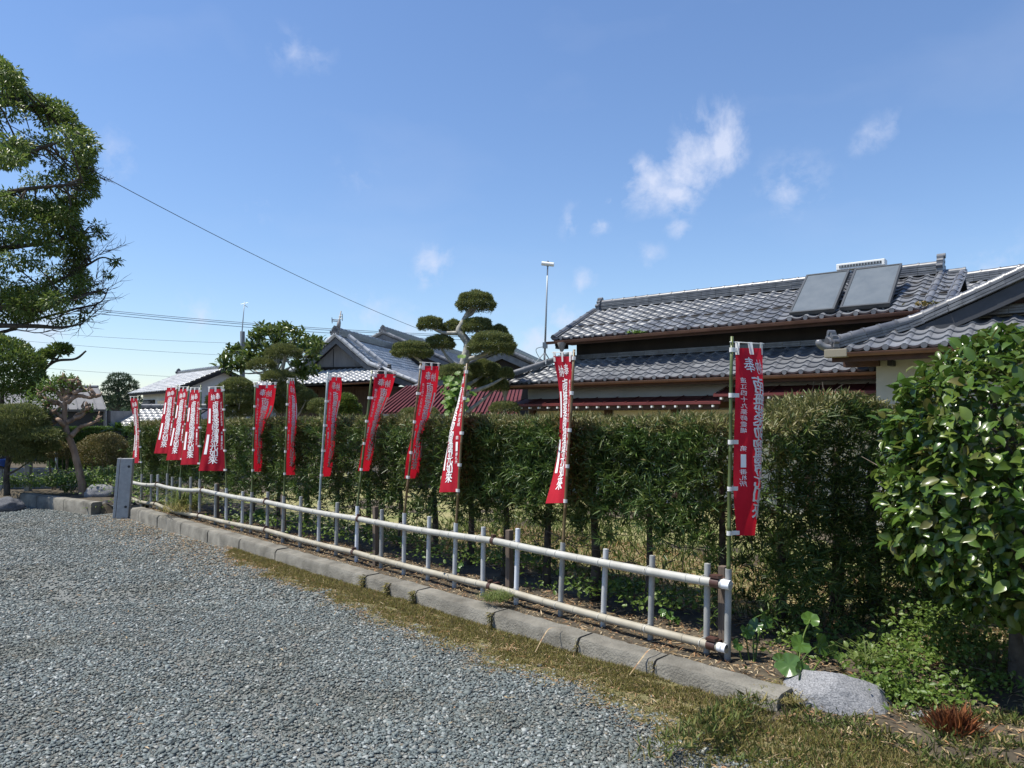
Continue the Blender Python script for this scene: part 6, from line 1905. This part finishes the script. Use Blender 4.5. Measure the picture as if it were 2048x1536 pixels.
pads_tree('garden_pine', 'low tiered pine with flat foliage pads beside the concrete garden wall', b, [b, P(13, 950, GY), P(18, 915, GY), P(26, 880, GY), P(34, 850, GY), P(38, 832, GY)], [(35, 832, 56, 22), (48, 858, 56, 22), (8, 872, 58, 24), (84, 870, 40, 14), (82, 892, 33, 16), (30, 896, 54, 24), (-30, 850, 40, 20), (-40, 890, 45, 24), (60, 918, 28, 12)], GY, (.075, .013), 'pine_leaf', 'bark_dark', 3600, .055)
# heavily pruned bare tree
BY = 14.1
bp = thing('pruned_tree', P(166, 990, BY) * Vector((1, 1, 0)) + Vector((0, 0, .1)), 'heavily pruned brown tree with knobbly stub branches in front of the azalea', 'tree')
q0 = P(166, 996, BY); q0.z = .03
tpz = [q0, P(163, 962, BY), P(156, 932, BY), P(146, 895, BY), P(133, 862, BY), P(129, 838, BY), P(130, 815, BY), P(130, 796, BY), P(134, 780, BY)]
tcz = catmull(tpz, 5); n = len(tcz)
MB().tube(tcz, [.075 - .0010 * i for i in range(n)], 12, jitter=.22).build('trunk', 'bark_brown', bp, smooth=True)
BR = [[(129, 815), (116, 806), (100, 800), (88, 796), (78, 792)], [(127, 800), (118, 788), (108, 779), (92, 776)], [(133, 797), (146, 786), (150, 774), (158, 768)], [(134, 806), (150, 793), (164, 792), (180, 796), (190, 792)],
      [(133, 845), (148, 838), (156, 828), (170, 820), (178, 816)], [(150, 836), (162, 832), (174, 820)], [(142, 872), (154, 860), (162, 853), (180, 848), (197, 840)], [(130, 800), (124, 778), (118, 764), (124, 756)], [(134, 790), (140, 774), (136, 762)],
      [(128, 838), (116, 828), (108, 822)], [(126, 850), (118, 840), (110, 836), (104, 830)], [(146, 786), (158, 782), (166, 780)], [(112, 806), (100, 806), (92, 812)], [(100, 862), (92, 850), (80, 838)], [(108, 862), (98, 846)]]
mb_k = []
for L_ in BR:
    pts = catmull([P(x, y, BY + rng.normal() * .08) for (x, y) in L_], 4)
    n = len(pts)
    mb = MB(); mb.tube(pts, [.05 * (1 - .55 * i / n) for i in range(n)], 7, jitter=.3)
    e = pts[-1]
    for _ in range(3):
        f = e + Vector(rng.normal(size=3)) * .05
        mb.tube([e, f], [.045, .03], 6, jitter=.3)
        g_ = f + Vector((rng.normal() * .06, rng.normal() * .04, .06 + rng.random() * .05))
        mb.tube([f, g_], [.02, .008], 5)
    mb.build('stub_branch', 'bark_brown', bp, smooth=True)
PP = []
for (px, py, k, s_) in ((128, 764, 240, .14), (108, 770, 140, .14), (92, 778, 140, .12), (140, 764, 140, .10), (78, 806, 150, .16), (100, 826, 90, .12), (180, 818, 40, .06), (197, 840, 30, .04), (150, 776, 60, .1), (96, 792, 120, .18)):
    PP.append(np.array(P(px, py, BY)) + rng.normal(size=(k, 3)) * s_ * np.array([1, .8, .5]))
PP = np.concatenate(PP); n = len(PP)
leaves('foliage', PP, rdir(n) + np.array([0, 0, .3]), rdir(n), .07 + .03 * rng.random(n), .03, 'weed_leaf', bp)
# azaleas
def bush(name, label, px, py, rx, ry, Y, m, leaf=(.035, .016), dens=5200, cat='bush', stems=14):
    c = P(px, py, Y); k = Y / F
    t = thing(name, Vector((c.x, c.y, .09)), label, cat)
    rad = np.array([rx * k, rx * k * .8, ry * k])
    nn = int(min(14000, dens * 4 * rad[0] * rad[2] * 3))
    pos, out = pad_points(np.array(c), rad, nn, -.45, .7)
    leaves('foliage', pos, nrm(out + rdir(len(pos)) * .8), rdir(len(pos)) * .6 + out, leaf[0] * (.6 + .7 * rng.random(len(pos))), leaf[1], m, t)
    for i in range(stems):
        a = rng.random() * 6.28
        b0 = Vector((c.x + math.cos(a) * rad[0] * .35, c.y + math.sin(a) * rad[1] * .35, .06))
        e = Vector((c.x + math.cos(a) * rad[0] * .75, c.y + math.sin(a) * rad[1] * .7, c.z - rad[2] * .1 + rng.random() * rad[2] * .5))
        MB().tube(catmull([b0, b0.lerp(e, .5) + Vector(rng.normal(size=3)) * .05, e], 3), [.014, .013, .012, .011, .010, .008, .006], 5, cap=False).build('stem', 'dry_twig', t, smooth=True)
    return t
bush('azalea_bush', 'large dome-clipped bronze-green azalea behind the pruned tree', 211, 912, 58, 44, 15.6, 'azalea_leaf')
bush('azalea_bush', 'small dome-clipped azalea left of the pruned tree trunk', 115, 905, 28, 24, 15.2, 'azalea_leaf', dens=6000, stems=8)
bush('azalea_bush', 'orange-tinged azalea partly hidden by the grey post', 262, 915, 24, 26, 16.0, 'azalea_leaf', dens=5000, stems=8)
# trimmed hedge and cycads behind
th = thing('trimmed_hedge', P(185, 900, 21.5) * Vector((1, 1, 0)) + Vector((0, 0, .09)), 'low bright green trimmed hedge before the black shed', 'hedge')
n = 16000
a, b = P(100, 857, 21.0), P(275, 860, 22.5)
t = rng.random(n); f = rng.random(n)
ab = np.array(b - a); ab[2] = 0
nn = nrm(np.array([[ab[1], -ab[0], 0]]))[0]
base = np.array(a)[None] + ab[None] * t[:, None]
dep = rng.random(n) * .7
top = f < .45
pos = base + np.where(top[:, None], -nn * (dep[:, None] - .05), nn * (.05 - np.abs(rng.exponential(.05, n)))[:, None])
pos[:, 2] = np.where(top, 1.27 + rng.normal(size=n) * .02, 1.27 * rng.random(n))
leaves('foliage', pos, rdir(n) + np.array([0, -.3, .6]), rdir(n), .07, .03, 'weed_leaf', th)
MB().obox(Vector(np.array(a) + ab / 2) * Vector((1, 1, 0)) - Vector(nn) * .36 + Vector((0, 0, .60)), Vector(ab) / 2, Vector(nn) * .28, (0, 0, .58)).build('core', 'hedge_leaf', th)
def cycad(px, py, Y, r, label, n=34):
    c = P(px, py, Y)
    t = thing('cycad', Vector((c.x, c.y, .09)), label, 'cycad')
    MB().tube([Vector((c.x, c.y, .05)), Vector((c.x, c.y, c.z * .6)), c], [.13, .12, .10], 9, jitter=.2).build('trunk', 'bark_dark', t, smooth=True)
    for i in range(n):
        a = rng.random() * 6.28; el = .25 + rng.random() * 1.0
        d = Vector((math.cos(a) * math.cos(el), math.sin(a) * math.cos(el), math.sin(el)))
        mb = MB()
        prev = c
        pts = [c + d * (r * u) - Vector((0, 0, r * .42 * u * u)) for u in np.linspace(0, 1, 6)]
        sdv = d.cross(Vector((0, 0, 1))).normalized()
        for u in range(5):
            w0, w1 = r * .10 * (1 - abs(u / 5 - .4)), r * .10 * (1 - abs((u + 1) / 5 - .4))
            mb.add([pts[u] - sdv * w0, pts[u], pts[u + 1], pts[u + 1] - sdv * w1 + Vector((0, 0, .01))], [(0, 1, 2, 3)])
            mb.add([pts[u] + sdv * w0, pts[u], pts[u + 1], pts[u + 1] + sdv * w1 + Vector((0, 0, .01))], [(0, 3, 2, 1)])
        mb.build('frond', 'weed_leaf' if i % 3 else 'tree_leaf', t)
cycad(234, 862, 20.0, .48, 'cycad with spreading fronds before the tiled outbuilding')
cycad(256, 872, 18.5, .46, 'darker cycad close to the end banner and azalea', 26)
# concrete garden wall and its bits
gw = thing('garden_wall', P(40, 970, 15.6) * Vector((1, 1, 0)) + Vector((0, 0, .09)), 'low grey concrete block wall behind the tiered pine', 'wall')
for k in range(7):
    x0, x1 = -260 + k * 53, -260 + (k + 1) * 53 - 1
    a, b = P(x0, 937, 15.5), P(x1, 937, 15.5)
    MB().box(a.x, b.x, 15.5, 15.65, .03, .52 + (.004 if k % 2 else 0)).build('block', 'concrete_wall', gw, bevel=.008)
gpole = thing('garden_post', P(58, 985, 14.9) * Vector((1, 1, 0)) + Vector((0, 0, .09)), 'slim grey concrete stake standing before the garden wall', 'post')
c = P(57, 940, 14.9)
MB().obox((c.x, c.y, .5), (.055, 0, 0), (0, .05, 0), (.015, 0, .46)).build('shaft', 'concrete_wall', gpole, bevel=.008)
MB().obox((c.x + .015, c.y, .985), (.045, 0, 0), (0, .04, 0), (0, 0, .02)).build('cap', 'concrete_wall', gpole, bevel=.006)
tp_ = thing('garden_tap', P(113, 920, 16.4) * Vector((1, 1, 0)) + Vector((0, 0, .09)), 'thin grey standpipe behind the small azalea', 'standpipe')
c = P(113, 880, 16.4)
MB().tube([Vector((c.x, c.y, .05)), Vector((c.x, c.y, c.z)), Vector((c.x + .08, c.y - .02, c.z + .02))], .028, 8).build('pipe', 'white_wall', tp_, smooth=True)
MB().tube([Vector((c.x, c.y, c.z)), Vector((c.x, c.y, c.z + .07))], .018, 8).build('valve', 'galvanised', tp_, smooth=True)
lumprock('garden_boulder', P(14, 1004, 13.2) * Vector((1, 1, 0)) + Vector((0, 0, .0)), (.26, .2, .15), 'dark_rock', 'dark rounded boulder at the far end of the angled kerb', 5.5)
lumprock('garden_boulder', P(203, 985, 13.9) * Vector((1, 1, 0)) + Vector((0, 0, .18)), (.30, .2, .16), 'granite', 'pale mossy boulder between the pruned tree and the grey post', 9.2)
tpb = thing('blue_tub', P(4, 945, 14.9) * Vector((1, 1, 0)) + Vector((0, 0, .5)), 'blue plastic tub on the garden wall beside the pine trunk', 'tub')
c = P(2, 944, 15.57); c.z = .52
MB().tube([c, c + Vector((0, 0, .02)), c + Vector((0, 0, .17)), c + Vector((0, 0, .18))], [.12, .13, .16, .17], 16).build('body', 'tarp_blue', tpb, smooth=40)
MB().tube([c + Vector((0, 0, .175)), c + Vector((0, 0, .195))], .175, 16).build('rim', 'tarp_blue', tpb, smooth=40)
weeds('ground_ivy', 'mixed leafy weeds around the foot of the pruned tree', [(150, 965, 14.4, .3, .2), (190, 975, 14.4, .25, .2), (120, 972, 14.4, .3, .2), (70, 975, 14.4, .35, .15), (40, 968, 14.8, .4, .15), (215, 960, 15, .3, .2), (250, 965, 14.2, .3, .2), (275, 975, 13.8, .3, .2)], 330, .26, .06)
for (px, py, lab) in ((30, 975, 'strap-leaved clump beside the dark boulder'), (140, 985, 'strap-leaved clump before the pruned trunk'), (215, 950, 'strap-leaved clump behind the pale boulder'), (190, 1020, 'small straggling weed at the gap between the two kerbs')):
    grass_clump('strap_plant', lab, px, py, 14.2 if py < 1000 else 12.75, 36, .42 if py < 1000 else .25, 'green_grass', .12, .02, .6, cat='plant')
# far pine
FY = 62.0
b = P(236, 860, FY); b.z = 0
pads_tree('far_pine', 'tall distant garden pine with airy tiers beyond the tiled outbuilding', b, [b, P(234, 830, FY), P(240, 800, FY), P(236, 775, FY), P(240, 758, FY)], [(240, 757, 22, 8), (225, 770, 18, 7), (256, 768, 18, 7), (215, 785, 16, 7), (262, 782, 16, 8), (238, 776, 16, 6), (246, 795, 20, 7), (222, 800, 18, 7), (268, 800, 14, 7), (208, 800, 12, 6), (240, 812, 26, 8)], FY, (.30, .05), 'far_pine_leaf', 'bark_dark', 150, .22)
for (x, y, rr, hgt) in ((-60, 70, 30, 0), (420, 80, 40, 0)):
    pass
# distant wood closing the horizon
n = 30000
ang = (rng.random(n) - .5) * 2.0
dist = 150 + rng.random(n) * 60
xx = np.sin(ang) * dist; yy = np.cos(ang) * dist
hh = 4.2 + 1.6 * vnoise(ang * 14, ang * 5) + .9 * vnoise(ang * 50, ang * 30)
zz = rng.random(n) ** .6 * hh
tag(leaves('far_woods', np.stack([xx, yy, zz - .3], 1), rdir(n), rdir(n), 1.3, .9, 'far_pine_leaf'), 'distant band of trees along the horizon', 'trees')

# ---------------------------------------------------------------- poles and wires
def wire(name, label, a, b, sag, r, m='cable_far'):
    pts = [a.lerp(b, t) - Vector((0, 0, sag * 4 * t * (1 - t))) for t in np.linspace(0, 1, 28)]
    return tag(MB().tube(pts, r, 5).build(name, m, smooth=True), label, 'cable')
wire('overhead_cable', 'single dark overhead cable sloping down from the tall tree to the tiled roofs', P(-700, -160, 13), P(838, 658, 37), .5, .011, 'cable_black')
for i, (y0, y1, lab) in enumerate(((594, 655, 'upper strand of the far power lines passing the roof antenna'), (598, 658, 'middle strand of the far power lines passing the roof antenna'), (602, 664, 'lower strand of the far power lines passing the roof antenna'))):
    wire('power_line', lab, P(-500, y0 - 62, 70), P(1000, y1 + 18, 90), 1.2, .030)
for i, (y0, y1, lab) in enumerate(((650, 678, 'thin far wire above the white house'), (664, 706, 'second thin far wire sloping behind the white house'), (718, 752, 'lowest thin far wire over the white house'))):
    wire('power_line', lab, P(-300, y0 - 20, 95), P(700, y1 + 12, 120), 1.0, .022)
up = thing('utility_pole', P(485, 800, 48) * Vector((1, 1, 0)), 'short weathered utility pole rising behind the magnolia', 'pole')
a = P(485, 663, 48)
MB().tube([Vector((a.x, a.y, -.1)), a], [.17, .15], 12).build('shaft', 'concrete_wall', up, smooth=40)
MB().obox((a.x - .28, a.y, a.z - 1.2), (.10, 0, 0), (0, .1, 0), (0, 0, .4)).build('box', 'galvanised', up, bevel=.02)
am = thing('whip_antenna', P(484, 800, 47.5) * Vector((1, 1, 0)), 'thin tall whip antenna beside the utility pole', 'antenna')
a, b = P(481, 700, 47.5), P(489, 604, 47.5)
MB().tube([Vector((a.x, a.y, 0)), a, a.lerp(b, .6), b], [.05, .045, .035, .02], 7).build('pole', 'galvanised', am, smooth=True)
MB().tube([b - Vector((.25, 0, .15)), b + Vector((.25, 0, -.05))], .015, 5).build('crossbar', 'galvanised', am)
MB().tube([b + Vector((0, 0, -.2)), b + Vector((.22, 0, -.35))], .02, 5).build('whisker', 'galvanised', am)
ta = thing('roof_antenna', qa(.05, -.3, 5.3), 'cluttered roof bracket with antenna arms on the corrugated gable ridge', 'antenna')
a, b = qa(.05, -.2, 5.25), P(682, 622, 29.9)
MB().tube([a, a.lerp(b, .35), a.lerp(b, .5), b], [.09, .08, .04, .025], 8).build('pole', 'downpipe', ta, smooth=True)
for (t, dx) in ((.5, -.3), (.42, -.28), (.55, .12), (.7, .1)):
    c = a.lerp(b, t)
    MB().tube([c - Vector((.05, 0, 0)), c + Vector((dx, -.05, .02))], .02, 6).build('arm', 'galvanised', ta)
    MB().tube([c + Vector((dx, -.05, -.08)), c + Vector((dx, -.05, .10))], .018, 5).build('insulator', 'galvanised', ta)
